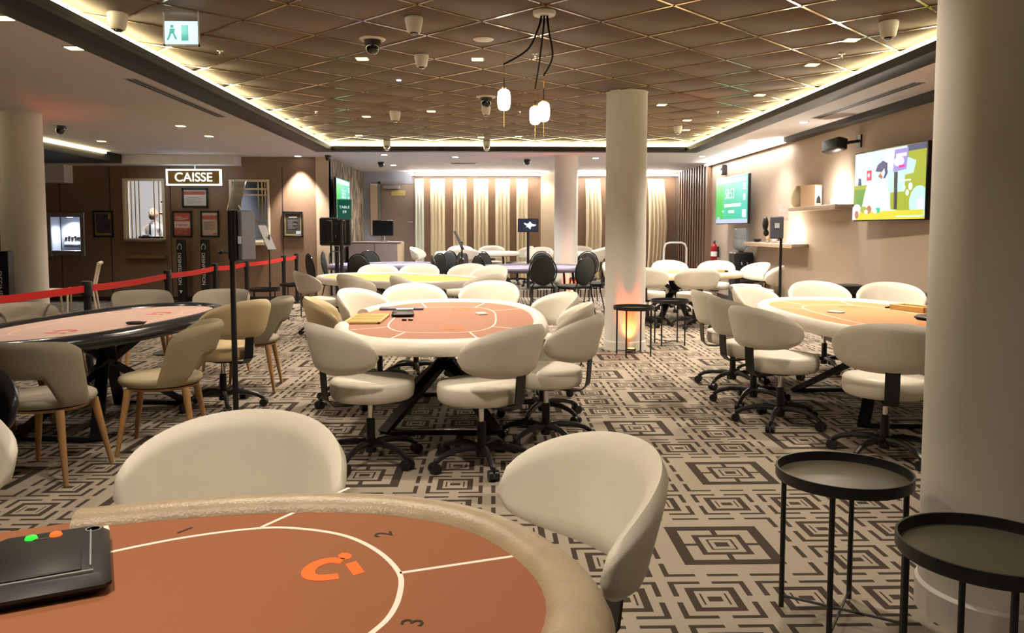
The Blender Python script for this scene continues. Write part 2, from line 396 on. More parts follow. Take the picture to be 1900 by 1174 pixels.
# coffer: fascia, ledge side walls (upstands) and light tape
g = .12
for n_, p, q in (('trim_1', (XL-BL, YN, ZS-.012), (XL, YF+BF, ZF-.045)), ('trim_2', (XR, YN, ZS-.012), (XR+BR, YF+BF, ZF-.045)), ('trim_3', (XL, YF, ZS-.012), (XR, YF+BF, ZF-.045)), ('trim_13', (XL-.03, YN, ZF-.05), (XL, YF+.03, ZF)), ('trim_14', (XR, YN, ZF-.05), (XR+.03, YF+.03, ZF)), ('trim_15', (XL, YF, ZF-.05), (XR, YF+.03, ZF))):
    struct(MB().b2(p, q, .004).build(n_, M['fascia']))
for n_, p, q in (('trim_4', (XL-g-.02, YN, ZF-.045), (XL-g, YF+g, ZC)), ('trim_5', (XR+g, YN, ZF-.045), (XR+g+.02, YF+g, ZC)), ('trim_6', (XL-g, YF+g, ZF-.045), (XR+g, YF+g+.02, ZC))):
    struct(MB().b2(p, q).build(n_, M['cove']))
for p, q in (((XL-.055, YN+.1, ZF-.043), (XL-.04, YF+.02, ZF+.045)), ((XR+.04, YN+.1, ZF-.043), (XR+.055, YF+.02, ZF+.045)), ((XL-.04, YF+.04, ZF-.043), (XR+.04, YF+.055, ZF+.045))):
    i = len([o for o in S.objects if o.name.startswith('cove_light')])
    tag(MB().b2(p, q).build('cove_light', M['led_warm']), ['warm LED tape glowing along left edge of the tiled ceiling recess', 'warm LED tape glowing along right edge of the tiled ceiling recess', 'warm LED tape glowing along far edge of the tiled ceiling recess'][i], 'light')
# tiled coffer ceiling: square tiles turned 45 degrees, brass bars in the joints
ceil = struct(MB().b2((XL-g-.02, YN, ZC+.012), (XR+g+.02, YF+g, ZC+.06)).build('ceiling', M['slat_back']))
SU, SV, U0, V0 = .621, .632, 3.637, 2.475
r2 = math.sqrt(.5)
def uvw(u, v): return ((u-v)*r2, (u+v)*r2)
tm = [MB().box((0, 0, 0), (SU-.016, SV-.016, .016), PI/4, .003).mesh('ceiling_tile', m, 40) for m in (M['tile'], M['tile_pale'])]
for i in range(-12, 30):
    for j in range(-12, 30):
        u, v = U0+(i+.5)*SU, V0+(j+.5)*SV; x, y = uvw(u, v)
        if XL-.35 < x < XR+.35 and 1.2 < y < YF+.35:
            if x < XL-.1 or x > XR+.1 or y > YF+.1: pass
            o = bpy.data.objects.new('ceiling_tile', tm[1 if random.random() < .14 else 0]); COL.objects.link(o)
            o.location = (x, y, ZC+.004+random.uniform(-.001, .001)); o.parent = ceil
def clip_line(fixed_u, c):
    P = []
    for k in range(0, 3600):
        t = -12+k*.01
        x, y = uvw(c, t) if fixed_u else uvw(t, c)
        if XL-.11 < x < XR+.11 and 1.0 < y < YF+.11: P.append((x, y))
    return (P[0], P[-1]) if len(P) > 30 else None
for fu, c0, st in ((True, U0, SU), (False, V0, SV)):
    for i in range(-14, 32):
        e = clip_line(fu, c0+i*st)
        if not e: continue
        (x0, y0), (x1, y1) = e; L_ = math.hypot(x1-x0, y1-y0)
        MB().box(((x0+x1)/2, (y0+y1)/2, ZC-.004), (L_, .021, .012), math.atan2(y1-y0, x1-x0)).build('ceiling_bar', M['tbar'], ceil, None)
# left dropped zone: bulkhead before the cash desk, led line
pb = ay(437, 302, YCA-.35)
struct(MB().b2((XLW, YCA-.4, 2.60), (pb.x, YCA, ZS)).build('ceiling_bulkhead', M['soffit']))
struct(MB().b2((XLW, YCA-.32, 2.27), (ay(120, 330, YCA-.3).x, YCA, 2.60)).build('ceiling_box', M['white_paint']))
struct(MB().b2((XLW, 8.0, ZS-.16), (-6.96, YCA-.4, ZS)).build('trim_7', M['fascia']))
tag(MB().b2((-6.955, 8.0, ZS-.04), (-6.93, 14.7, ZS-.006)).build('strip_light', M['led_warm']), 'yellow LED line on left ceiling beside the thick left column', 'light')
# right wall groove and LED line
struct(MB().b2((XW-.16, YN, ZS-.07), (XW, 12.3, ZS)).build('trim_8', M['fascia']))
tag(MB().b2((XW-.17, 12.35, ZS-.07), (XW-.11, 16.85, ZS-.045)).build('strip_light', M['led_wall']), 'thin white LED line at top of right wall above green timer screen', 'light')
struct(MB().b2((XW-.105, 12.32, ZS-.075), (XW-.085, 16.88, ZS), .002).build('trim_16', M['wall_taupe']))  # board added to keep the LED line's light off the wall
# skirting
struct(MB().b2((XW-.015, YN, 0), (XW, 16.9, .09), .003).build('baseboard_right', M['slat_back']))

# cashier wall with openings
w1a, w1b = ay(229, 333, YCA), ay(306, 442, YCA); w2a, w2b = ay(427, 335, YCA), ay(500, 445, YCA); ama, amb = ay(93, 399, YCA), ay(155, 470, YCA)
def wall_with_holes(x0, x1, z0, z1, y0, y1, holes, name, m):
    o = None; xs = sorted([x0, x1]+[h[0] for h in holes]+[h[1] for h in holes]); mb = MB()
    for a, c in zip(xs, xs[1:]):
        hh = [h for h in holes if h[0] <= a+1e-4 and h[1] >= c-1e-4]
        if hh:
            mb.b2((a, y0, z0), (c, y1, hh[0][2])); mb.b2((a, y0, hh[0][3]), (c, y1, z1))
        else: mb.b2((a, y0, z0), (c, y1, z1))
    return mb.build(name, m, None, None)
struct(wall_with_holes(XLW, XT-.25, 0, ZS, YCA, YCA+.16, [(w1a.x, w1b.x, w1b.z, w1a.z), (w2a.x, w2b.x, w2b.z, w2a.z), (ama.x, amb.x, amb.z, ama.z)], 'wall_cashier', M['wall_brown']))
for k, xx in enumerate((112, 205, 317, 525)):
    p = ay(xx, 400, YCA)
    struct(MB().b2((p.x-.008, YCA-.004, .1), (p.x+.008, YCA+.002, 2.58)).build('trim_%d' % (9+k), M['slat_back']))
struct(MB().b2((XT-.25, YCA-.02, 0), (XT-.0, YCA+.16, ZS)).build('wall_corner', M['wall_cream']))
struct(MB().b2((XLW, YCA-.015, 0), (XT, YCA, .08), .003).build('baseboard_cashier', M['slat_back']))
# room behind the counter windows
struct(MB().b2((XLW, 18.4, 0), (XT-.25, 18.6, ZS)).build('wall_cash_room', M['interior']))
struct(MB().b2((XLW, YCA+.16, ZS), (XT-.25, 18.6, ZS+.05)).build('ceiling_cash_room', M['white_paint']))
struct(MB().b2((-5.35, YCA+.16, 0), (-5.25, 18.4, ZS)).build('wall_partition', M['interior']))
tag(MB().b2((-7.7, 17.0, ZS-.03), (-6.4, 17.25, ZS-.004)).build('panel_light', M['led_white']), 'white ceiling light panel inside the lit cash desk room', 'light')

# columns
def column(name, x, y, r, h):
    o = MB().lathe([(r*1.04, 0), (r*1.04, .10), (r, .112), (r, h-.01), (r*1.03, h-.008), (r*1.03, h)], 40, (x, y, 0)).build(name, M['column'], None, 35)
    return struct(o)
column('column_middle', 1.52, 9.2, .232, ZC)
column('column_near', 1.80, 2.76, .25, ZC)
column('column_left', -5.72, 9.95, .245, ZS)
column('column_far', 1.40, 15.45, .225, ZS)
MBs = lambda: MB()

# door and back wall panels, curtains
dp, dq = ay(707, 342, YB), ay(769, 470, YB)
dr = struct(MB().b2((dp.x, YB-.05, ZP), (dq.x, YB+.01, dp.z), .006).build('door_1', M['door_wood']))
MB().b2((dp.x-.07, YB-.03, ZP), (dp.x-.01, YB, dp.z+.07)).b2((dq.x+.01, YB-.03, ZP), (dq.x+.07, YB, dp.z+.07)).b2((dp.x-.07, YB-.03, dp.z+.01), (dq.x+.07, YB, dp.z+.07)).build('door_frame', M['steel'], dr)
h = ay(766, 412, YB-.08); MB().tube([(h.x, YB-.05, h.z), (h.x, YB-.11, h.z), (h.x-.12, YB-.11, h.z)], .012).build('door_handle', M['chrome'], dr)
c0 = ay(726, 345, YB-.1); MB().b2((c0.x-.2, YB-.1, c0.z-.07), (c0.x+.2, YB-.05, c0.z), .006).build('door_closer', M['steel'], dr)
c1 = ay(739, 358, YB-.06); MB().b2((c1.x-.17, YB-.057, c1.z-.065), (c1.x+.17, YB-.05, c1.z+.065), .002).build('exit_plate', M['sage'], dr)
def px_x(x): return ay(x, 400, YB).x
for a, b_, mm in ((768, 1003, 'wall_wood'), (1003, 1060, 'wall_cream'), (1060, 1252, 'wall_wood')):
    struct(MB().b2((px_x(a), YB-.05, ZP), (px_x(b_), YB, ZS)).build('wall_panel', M[mm]))
def curtain(x0, x1, label, mm='curtain', sway=0):
    X0, X1 = px_x(x0), px_x(x1); n = 44; npl = max(3, int((X1-X0)/.075)); vs = []; fs = []
    zs = [ZP+.02, ZP+.5, 1.0, 1.5, 2.0, 2.62]
    for side in (0, 1):
        for zi, z in enumerate(zs):
            for k in range(n+1):
                t = k/n; amp = .028+.012*math.sin(k*.9+x0)
                sw = sway*math.sin(PI*min(1, (2.62-z)/2.4))*(.4+.6*t)
                vs.append((X0+(X1-X0)*t+sw, YB-.10+amp*math.cos(2*PI*npl*t+.25*math.sin(z*2+t*5))+(.006 if side else 0), z))
    W = n+1; H = len(zs)
    for side in (0, 1):
        for i in range(H-1):
            for k in range(n): o = side*W*H; fs.append((o+i*W+k, o+i*W+k+1, o+(i+1)*W+k+1, o+(i+1)*W+k))
    for i in range(H-1):
        for k in (0, n): fs.append((i*W+k, (i+1)*W+k, W*H+(i+1)*W+k, W*H+i*W+k))
    for k in range(n):
        for i in (0, H-1): fs.append((i*W+k, i*W+k+1, W*H+i*W+k+1, W*H+i*W+k))
    tag(MB().add(vs, fs).build('curtain', M[mm], None, 80), label, 'curtain')
for x0, x1, lb, mm, sw in ((770, 787, 'pale greenish curtain beside the grey brown door, leftmost on the back wall', 'curtain_pale', 0),
        (799, 826, 'gold beige curtain, second from the door on the back wall', 'curtain', 0), (841, 866, 'gold beige curtain, third from the door behind the thin tilted sign', 'curtain', 0),
        (879, 906, 'gold beige curtain, fourth from the door on the back wall', 'curtain', 0), (919, 946, 'gold beige curtain, fifth from the door on the back wall', 'curtain', 0),
        (958, 979, 'gold beige curtain directly behind the small dark monitor', 'curtain', 0), (1085, 1112, 'gold curtain between the two white columns', 'curtain', .06), (1200, 1230, 'gold curtain hanging loose beside the dark wall slats', 'curtain', .10)):
    curtain(x0, x1, lb, mm, sw)
for k, (a, b_) in enumerate(((766, 1003), (1066, 1252))):
    o = tag(MB().b2((px_x(a), YB-.34, 2.685), (px_x(b_), YB-.27, 2.725), .004).build('valance_light', M['led_white']), ['glowing white valance strip above the row of curtains by the door', 'glowing white valance strip above curtains behind the white columns'][k], 'light')
    MB().b2((px_x(a), YB-.27, 2.69), (px_x(b_), YB-.02, 2.70)).build('diffuser', M['white_paint'], o)
# slats on the rear right wall
sl = struct(MB().b2((XW-.03, 16.95, 0), (XW, YB, ZS)).build('wall_slatted', M['slat_back']))
sm_ = MB().b2((-.032, -.03, ZP if False else 0), (0, .045, ZS)).mesh('slat', M['slat'], None)
ns = 13
for i in range(ns):
    o = bpy.data.objects.new('slat', sm_); COL.objects.link(o); o.parent = sl; o.location = (XW-.03, 17.1+i*(YB-17.2)/(ns-1), 0)
MB().b2((XW-.10, 16.87, 0), (XW, 16.96, ZS)).build('end_post', M['wall_wood'], sl)

# ------------------------------------------------------------------ tables
def sup(t, a, b_, n=2.4):
    c, s_ = math.cos(t), math.sin(t)
    return (math.copysign(abs(c)**(2/n), c)*a, math.copysign(abs(s_)**(2/n), s_)*b_)
def poker_table(label, loc, rz, L, W, felt, rail, gap=None, zt=.745, legs='cross', group=None, rw=.115, lines=True, line='line', logos='logo', gap_len=.36):
    """long axis = local X; dealer on local +Y side when gap"""
    t = thing('poker_table', label, 'table', loc, rz, group)
    n = 96; out = [sup(2*PI*k/n, L, W) for k in range(n)]
    inn = [sup(2*PI*k/n, L-rw*.75, W-rw*.75) for k in range(n)]
    if gap: inn_f = [(x, min(y, W-.075)) for x, y in [sup(2*PI*k/n, L-.03, W-.03) for k in range(n)]]
    else: inn_f = inn
    MB().prism([(x*.985, y*.985) for x, y in inn_f], zt-.06, zt-.028).build('felt_top', felt, t)
    ks = [k for k in range(n)]
    if gap:
        ks = [k for k in range(n) if not (out[k][1] > 0 and abs(out[k][0]) < gap_len)]
        ks = [k for k in ks if k > n/4]+[k for k in ks if k <= n/4]
    prof = [(0, .0), (.10, .03), (.25, .045), (.45, .05), (.65, .045), (.88, .026), (1.0, -.002), (1.0, -.028), (.9, -.046), (.2, -.046), (0, -.03)]
    m = len(prof); vs = []; fs = []
    for k in ks:
        xo, yo = out[k]; xo2, yo2 = sup(2*PI*k/n, L-rw, W-rw)
        for f, z in prof: vs.append((xo2+(xo-xo2)*f, yo2+(yo-yo2)*f, zt-.05+z))
    K = len(ks)
    for i in range(K if not gap else K-1):
        j = (i+1) % K
        for q in range(m): fs.append((i*m+q, i*m+(q+1) % m, j*m+(q+1) % m, j*m+q))
    if gap: fs += [tuple(range(m-1, -1, -1)), tuple(range((K-1)*m, K*m))]
    MB().add(vs, fs).build('armrest_rail', rail, t, 50)
    MB().prism([sup(2*PI*k/48, L-.10, W-.10) for k in range(48)], zt-.105, zt-.062).build('apron', M['black_metal'], t)
    if legs == 'cross':
        for sx in (-1, 1):
            for sy in (-1, 1):
                a = Vector((sx*L*.44, sy*W*.50, 0)); b_ = Vector((-sx*L*.18, -sy*W*.28, zt-.11))
                d = b_-a; mb = MB(); hx = .04
                nrm = Vector((d.x, d.y, 0)).cross(Vector((0, 0, 1))).normalized()*hx; wv = d.normalized().cross(nrm.normalized())*.028
                q = [a+nrm, a-nrm, b_+nrm, b_-nrm]
                vs = []
                for p in (a, b_):
                    vs += [p+nrm+wv, p-nrm+wv, p-nrm-wv, p+nrm-wv]
                for i in range(4): vs[i].z = max(0, vs[i].z) if vs[i].z < .05 else vs[i].z
                mb.add(vs, [(3, 2, 1, 0), (4, 5, 6, 7), (0, 1, 5, 4), (1, 2, 6, 5), (2, 3, 7, 6), (3, 0, 4, 7)]).build('leg', M['black_metal'], t, None)
        for sx in (-1, 1):
            MB().b2((sx*L*.44-.03, -W*.44, 0), (sx*L*.44+.03, W*.44, .03), .006).build('foot_bar', M['black_metal'], t)
    else:
        for sx in (-1, 1):
            for sy in (-1, 1):
                MB().tube([(sx*L*.66, sy*W*.5, 0), (sx*L*.6, sy*W*.45, zt-.10)], .022, 8).build('leg', M['black_metal'], t)
    zf = zt-.028
    if lines:
        race = [sup(2*PI*k/64, L*.60, W*.50, 3.2) for k in range(65)]
        if gap: race = [p for p in race]
        MB().ribbon(race, .011, zf-.001, zf+.0007).build('race_line', M[line], t, None)
        for ang in (22, 62, 118, 158, 202, 242, 298, 338):
            a = math.radians(ang); p, q = sup(a, L*.60, W*.50, 3.2), sup(a, L-rw*1.05, W-rw*1.05)
            MB().ribbon([p, q], .011, zf-.001, zf+.0007).build('betting_line', M[line], t, None)
        for sx in (-1, 1):
            logo_mark(t, (sx*L*.44, -W*.12), .16, zf, M[logos], rot=PI)
    return t, zf
def logo_mark(t, c, s_, zf, m, rot=0):
    R = Matrix.Translation((c[0], c[1], 0))@Matrix.Rotation(rot, 4, 'Z')
    arc = [(-.25*s_+math.cos(a)*.36*s_, math.sin(a)*.36*s_) for a in [math.radians(60+i*12) for i in range(21)]]
    MB().ribbon(arc, .20*s_, zf-.001, zf+.0009).xf(R).build('logo_mark', m, t, None)
    MB().prism([(.30*s_, -.42*s_), (.50*s_, -.42*s_), (.50*s_, .12*s_), (.30*s_, .12*s_)], zf-.001, zf+.0009).xf(R).build('logo_mark', m, t, None)
    MB().prism([(.40*s_+.12*s_*math.cos(k*PI/6), .36*s_+.12*s_*math.sin(k*PI/6)) for k in range(12)], zf-.001, zf+.0009).xf(R).build('logo_mark', m, t, None)

# front table (custom printed lines)
T1c = Vector((-1.04, 1.06)); T1a = math.radians(25)
t1, zf1 = poker_table('brown felt poker table with tan padded rail, nearest to the camera', (T1c.x, T1c.y, 0), T1a, 1.31, .70, M['felt_brown'], M['rail_tan'], gap=True, lines=False, rw=.125, zt=.748, gap_len=.36)
inv = (Matrix.Translation((T1c.x, T1c.y, 0))@Matrix.Rotation(T1a, 4, 'Z')).inverted()
def on1(x, y):
    p = inv@az(x, y, zf1); return (p.x, p.y)
def onr(pts): return [on1(*p) for p in pts]
race = [(150, 1040), (215, 1022), (350, 996), (480, 980), (560, 981), (640, 994), (700, 1022), (740, 1062), (742, 1100), (725, 1140), (690, 1174), (600, 1240)]
MB().ribbon(curve_pts(onr(race), 8), .0105, zf1-.001, zf1+.0007).build('race_line', M['line'], t1, None)
for a, b_ in (((485, 978), (648, 905)), ((742, 1063), (972, 1029)), ((192, 958), (199, 985))):
    MB().ribbon([on1(*a), on1(*b_)], .0095, zf1-.001, zf1+.0007).build('betting_line', M['line'], t1, None)
carc = [(636, 1041), (610, 1040), (585, 1048), (572, 1060), (577, 1070), (600, 1072), (628, 1069)]
MB().ribbon(curve_pts(onr(carc), 6), .026, zf1-.001, zf1+.0009).build('logo_mark', M['logo'], t1, None)
MB().prism(onr([(640, 1047), (661, 1041), (677, 1062), (656, 1068)]), zf1-.001, zf1+.0009).build('logo_mark', M['logo'], t1, None)
MB().prism(onr([(640+13*math.cos(k*PI/6), 1032-6.5*math.sin(k*PI/6)) for k in range(12)]), zf1-.001, zf1+.0009).build('logo_mark', M['logo'], t1, None)
for ch, (x, y), ang in (('1', (345, 983), 150), ('2', (713, 991), 105), ('3', (768, 1155), 80)):
    p = on1(x, y); text('seat_number', ch, .055, M['ink'], t1, (p[0], p[1], zf1+.0004), (0, 0, math.radians(ang)-T1a), .0006)

FAM = 'poker tables'
t2, zf2 = poker_table('rosy brown poker table with cream rail and chip tray, in mid room', (-.36, 5.98, 0), PI/2, 1.43, .76, M['felt_pink'], M['rail_white'], gap=True, gap_len=.42)
t3, zf3 = poker_table('orange felt poker table beside the right wall, partly behind the near column', (2.94, 6.08, 0), PI/2, 1.45, .74, M['felt_orange'], M['rail_white'], gap=False)
tl, zfl = poker_table('mauve poker table with glossy black rail, at the left', (-2.78, 5.80, 0), math.radians(82), 1.30, .575, M['felt_mauve'], M['rail_black'], gap=False, logos='logo_red', line='line_dim')
ty, _ = poker_table('yellow felt poker table with grey rail, beyond the rosy brown table', (-1.30, 10.9, 0), math.radians(140), 1.30, .82, M['felt_yellow'], M['rail_grey'], lines=False, rw=.09)
tr, _ = poker_table('yellow felt poker table behind the middle column, near the water cooler', (2.78, 12.25, 0), math.radians(18), 1.06, .76, M['felt_yellow'], M['felt_cream'], lines=False)
tp, _ = poker_table('slate purple table in front of the grey brown door', (-2.0, 15.2, 0), math.radians(20), 1.1, .80, M['felt_purple'], M['rail_purple'], lines=False, legs='four', zt=.74, rw=.09)
tq, _ = poker_table('slate purple table ringed by black chairs, before the far column', (.72, 14.3, 0), math.radians(8), 1.05, .78, M['felt_purple'], M['rail_purple'], lines=False, legs='four', zt=.74, rw=.09)
tw, _ = poker_table('cream topped table on the raised floor in front of the curtains', (-.35, 18.0, ZP), 0, .95, .6, M['felt_cream'], M['rail_white'], lines=False, legs='four')
tx, _ = poker_table('cream topped table on the raised floor right of the far column', (2.45, 17.6, ZP), 0, .9, .55, M['felt_cream'], M['rail_white'], lines=False, legs='four')

# ------------------------------------------------------------------ white swivel tub chair
def pillow(R0, phim, zc, hh, lean, thick, n=30, m=10, ex=2.5, botfun=None, topfun=None, ysq=1.0):
    vs = []; idx = {}
    for side in (1, -1):
        for i in range(n+1):
            s_ = -1+2*i/n
            for j in range(m+1):
                t = -1+2*j/m
                env = max(0, 1-abs(s_)**ex)**.5
                if botfun: zb, zt_ = botfun(s_), topfun(s_); z = (zb+zt_)/2+t*(zt_-zb)/2
                else: z = zc(s_)+t*hh*env
                d = thick*(max(0, 1-abs(t)**5)**.5)*(max(0, 1-abs(s_)**8)**.5)
                r = R0+lean*(z-.70)+side*d*.5
                a = s_*phim
                vs.append((r*math.sin(a), -r*math.cos(a)*ysq, z))
    W = m+1; fs = []; H = (n+1)*W
    for i in range(n):
        for j in range(m):
            a = i*W+j; fs.append((a, a+W, a+W+1, a+1)); fs.append((H+a, H+a+1, H+a+W+1, H+a+W))
    return MB().add(vs, fs)
def swivel(label, m_shell, cat='chair', name='swivel_chair'):
    t = thing(name, label, cat)
    pillow(.325, math.radians(74), lambda s_: .704-.040*s_*s_, .150, .24, .052, ex=2.15).build('backrest', m_shell, t, 60)
    prof = [(0, .380), (.19, .380), (.232, .386), (.243, .40), (.249, .44), (.247, .475), (.238, .492), (.20, .500), (.10, .505), (0, .507)]
    MB().lathe(prof, 36, (0, .015, 0), 1, 1.0).build('seat', m_shell, t, 60)
    br = []
    path = [(-.02, .368), (-.18, .362), (-.245, .368), (-.275, .40), (-.283, .46), (-.292, .60), (-.315, .70)]
    vs = []; fs = []
    for y, z in path:
        for sx in (-1, 1):
            for d in (0, 1): vs.append((sx*.040, y-(.008 if d and z > .37 else 0), z-(.008 if d and z <= .37 else 0)))
    for i in range(len(path)-1):
        a, b_ = i*4, i*4+4
        fs += [(a, a+2, b_+2, b_), (a+1, b_+1, b_+3, a+3), (a, b_, b_+1, a+1), (a+2, a+3, b_+3, b_+2)]
    fs += [(0, 1, 3, 2), tuple(len(vs)-4+k for k in (0, 2, 3, 1))]
    MB().add(vs, fs).build('back_bracket', M['black_metal'], t, 35)
    MB().lathe([(.075, .352), (.08, .37)], 16).build('seat_plate', M['black_metal'], t)
    MB().tube([(0, 0, .24), (0, 0, .355)], .016, 14).build('gas_lift', M['chrome'], t)
    MB().lathe([(.032, .055), (.034, .07), (.030, .12), (.026, .14), (.026, .255), (.021, .262)], 16).build('column_sleeve', M['black_plastic'], t)
    for k in range(5):
        a = 2*PI*k/5+.3; c, s_ = math.cos(a), math.sin(a)
        pts = [(r*c, r*s_, z) for r, z in ((.015, .105), (.09, .118), (.18, .112), (.255, .092), (.298, .066))]
        arm = MB().tube(pts, [.022, .021, .019, .017, .015], 8).build('base_arm', M['black_plastic'], t)
        cs = MB()
        wd = Vector((-s_, c, 0))
        for sg in (-1, 1):
            ctr = Vector((.305*c, .305*s_, .031))+wd*.017*sg
            ring = [ctr+(Vector((c, s_, 0))*math.cos(q)+Vector((0, 0, 1))*math.sin(q))*.031 for q in [2*PI*i/12 for i in range(12)]]
            vs = [p-wd*.012 for p in ring]+[p+wd*.012 for p in ring]
            cs.add(vs, [tuple(range(11, -1, -1)), tuple(range(12, 24))]+[(i, (i+1) % 12, 12+(i+1) % 12, 12+i) for i in range(12)])
        cs.tube([(.298*c, .298*s_, .04), (.300*c, .300*s_, .075)], .012, 8)
        cs.build('caster', M['black_plastic'], arm)
    return t
def brg(b_): return -math.radians(b_)
protoA = swivel('', M['leather'])
protoD = swivel('', M['leather_warm_lit'])
protoK = swivel('black swivel dealer chair at the left picture edge, mostly cut off', M['black_plastic'])
# ------------------------------------------------------------------ fabric dining chair with wooden legs
def dining(m_):
    t = thing('dining_chair', '', 'chair')
    top = lambda s_: .795-.05*abs(s_)**4-.10*max(0, abs(s_)-.8)
    def bot(s_):
        a = abs(s_); q = min(1, max(0, (a-.36)/.20)); q = q*q*(3-2*q); return .585*(1-q)+.415*q
    bk = pillow(.255, math.radians(86), None, .14, .03, .045, 40, 10, botfun=bot, topfun=top)
    bk.v = [(x*(1+.10*(z-.42)), y-(z-.44)*.30, z) for x, y, z in bk.v]
    bk.build('backrest', m_, t, 60)
    prof = [(0, .40), (.2, .402), (.235, .415), (.245, .435), (.24, .455), (.215, .468), (.12, .476), (0, .478)]
    MB().lathe(prof, 32, (0, .01, 0), .98, 1.02).build('seat', m_, t, 60)
    MB().lathe([(.20, .385), (.215, .402)], 28).build('seat_frame', M['wood_leg'], t)
    for sx in (-1, 1):
        for sy in (-1, 1):
            MB().tube([(sx*.225, sy*.225, 0), (sx*.165, sy*.165, .40)], [.012, .024], 12).build('leg', M['wood_leg'], t)
    return t
protoB = dining(M['grey_fabric']); protoS = dining(M['sand_fabric'])
# ------------------------------------------------------------------ black banquet chair
def banquet():
    t = thing('banquet_chair', '', 'chair')
    vs = []; fs = []; n = 28
    rings = [(0, -.028), (.9, -.026), (1, -.01), (1, .01), (.9, .026), (0, .028)]
    for f, d in rings:
        for k in range(n):
            a = 2*PI*k/n; x, z = f*.205*math.cos(a), .70+f*.235*math.sin(a)
            vs.append((x, -.215-(z-.46)*.16+d, z))
    for i in range(len(rings)-1):
        for k in range(n): fs.append((i*n+k, i*n+(k+1) % n, (i+1)*n+(k+1) % n, (i+1)*n+k))
    MB().add(vs, fs).build('backrest', M['black_fabric'], t, 50)
    fr = [(.222*math.cos(a), -.215-(.70+.252*math.sin(a)-.46)*.16, .70+.252*math.sin(a)) for a in [math.radians(-50+i*280/30) for i in range(31)]]
    fr = [(.19, -.20, .30), (.185, -.21, .42)]+fr+[(-.185, -.21, .42), (-.19, -.20, .30)]
    MB().tube(fr, .011, 8).build('back_frame', M['black_gloss'], t)
    MB().box((0, .0, .445), (.43, .42, .06), 0, .022).build('seat', M['black_fabric'], t)
    for sx in (-1, 1):
        MB().tube([(sx*.20, .23, 0), (sx*.19, .17, .42)], .011, 8).build('leg', M['black_metal'], t)
        MB().tube([(sx*.20, -.29, 0), (sx*.19, -.19, .42)], .011, 8).build('leg', M['black_metal'], t)
        MB().tube([(sx*.19, -.19, .41), (sx*.19, .17, .41)], .010, 8).build('side_rail', M['black_metal'], t)
    return t
protoC = banquet()
# ------------------------------------------------------------------ round side table
def side_table():
    t = thing('side_table', '', 'table')
    MB().lathe([(.215, .505), (.222, .505), (.226, .512), (.226, .545), (.219, .545), (.217, .517), (.215, .512)], 48).build('tray_rim', M['black_metal'], t)
    lab(MB().lathe([(0, .507), (.2155, .507), (.2155, .513), (0, .513)], 48).build('tray_top', M['mirror_bronze'], t), 'dull bronzed mirror tray surface')
    for k in range(4):
        a = PI/4+k*PI/2; c, s_ = math.cos(a), math.sin(a)
        MB().tube([(.2*c, .2*s_, 0), (.2*c, .2*s_, .508)], .0095, 8).build('leg', M['black_metal'], t)
    for k in range(2):
        a = PI/4+k*PI/2; c, s_ = math.cos(a)*.2, math.sin(a)*.2
        MB().tube([(-c, -s_, .03+.012*k), (c, s_, .03+.012*k)], .005, 6).build('cross_bar', M['black_metal'], t)
    return t
protoG = side_table()
index_kids()
used = {}
def place(proto, x, y, rz, label, z=0, group=None):
    if proto.name not in used:
        used[proto.name] = 1; proto.location = (x, y, z); proto.rotation_euler = (0, 0, rz); proto['label'] = label
        if group: proto['group'] = group
        return proto
    return dup(proto, (x, y, z), rz, label, group)
GA, GB, GC, GS = 'white swivel tub chairs', 'fabric dining chairs at the mauve table', 'black banquet chairs', 'round black side tables'
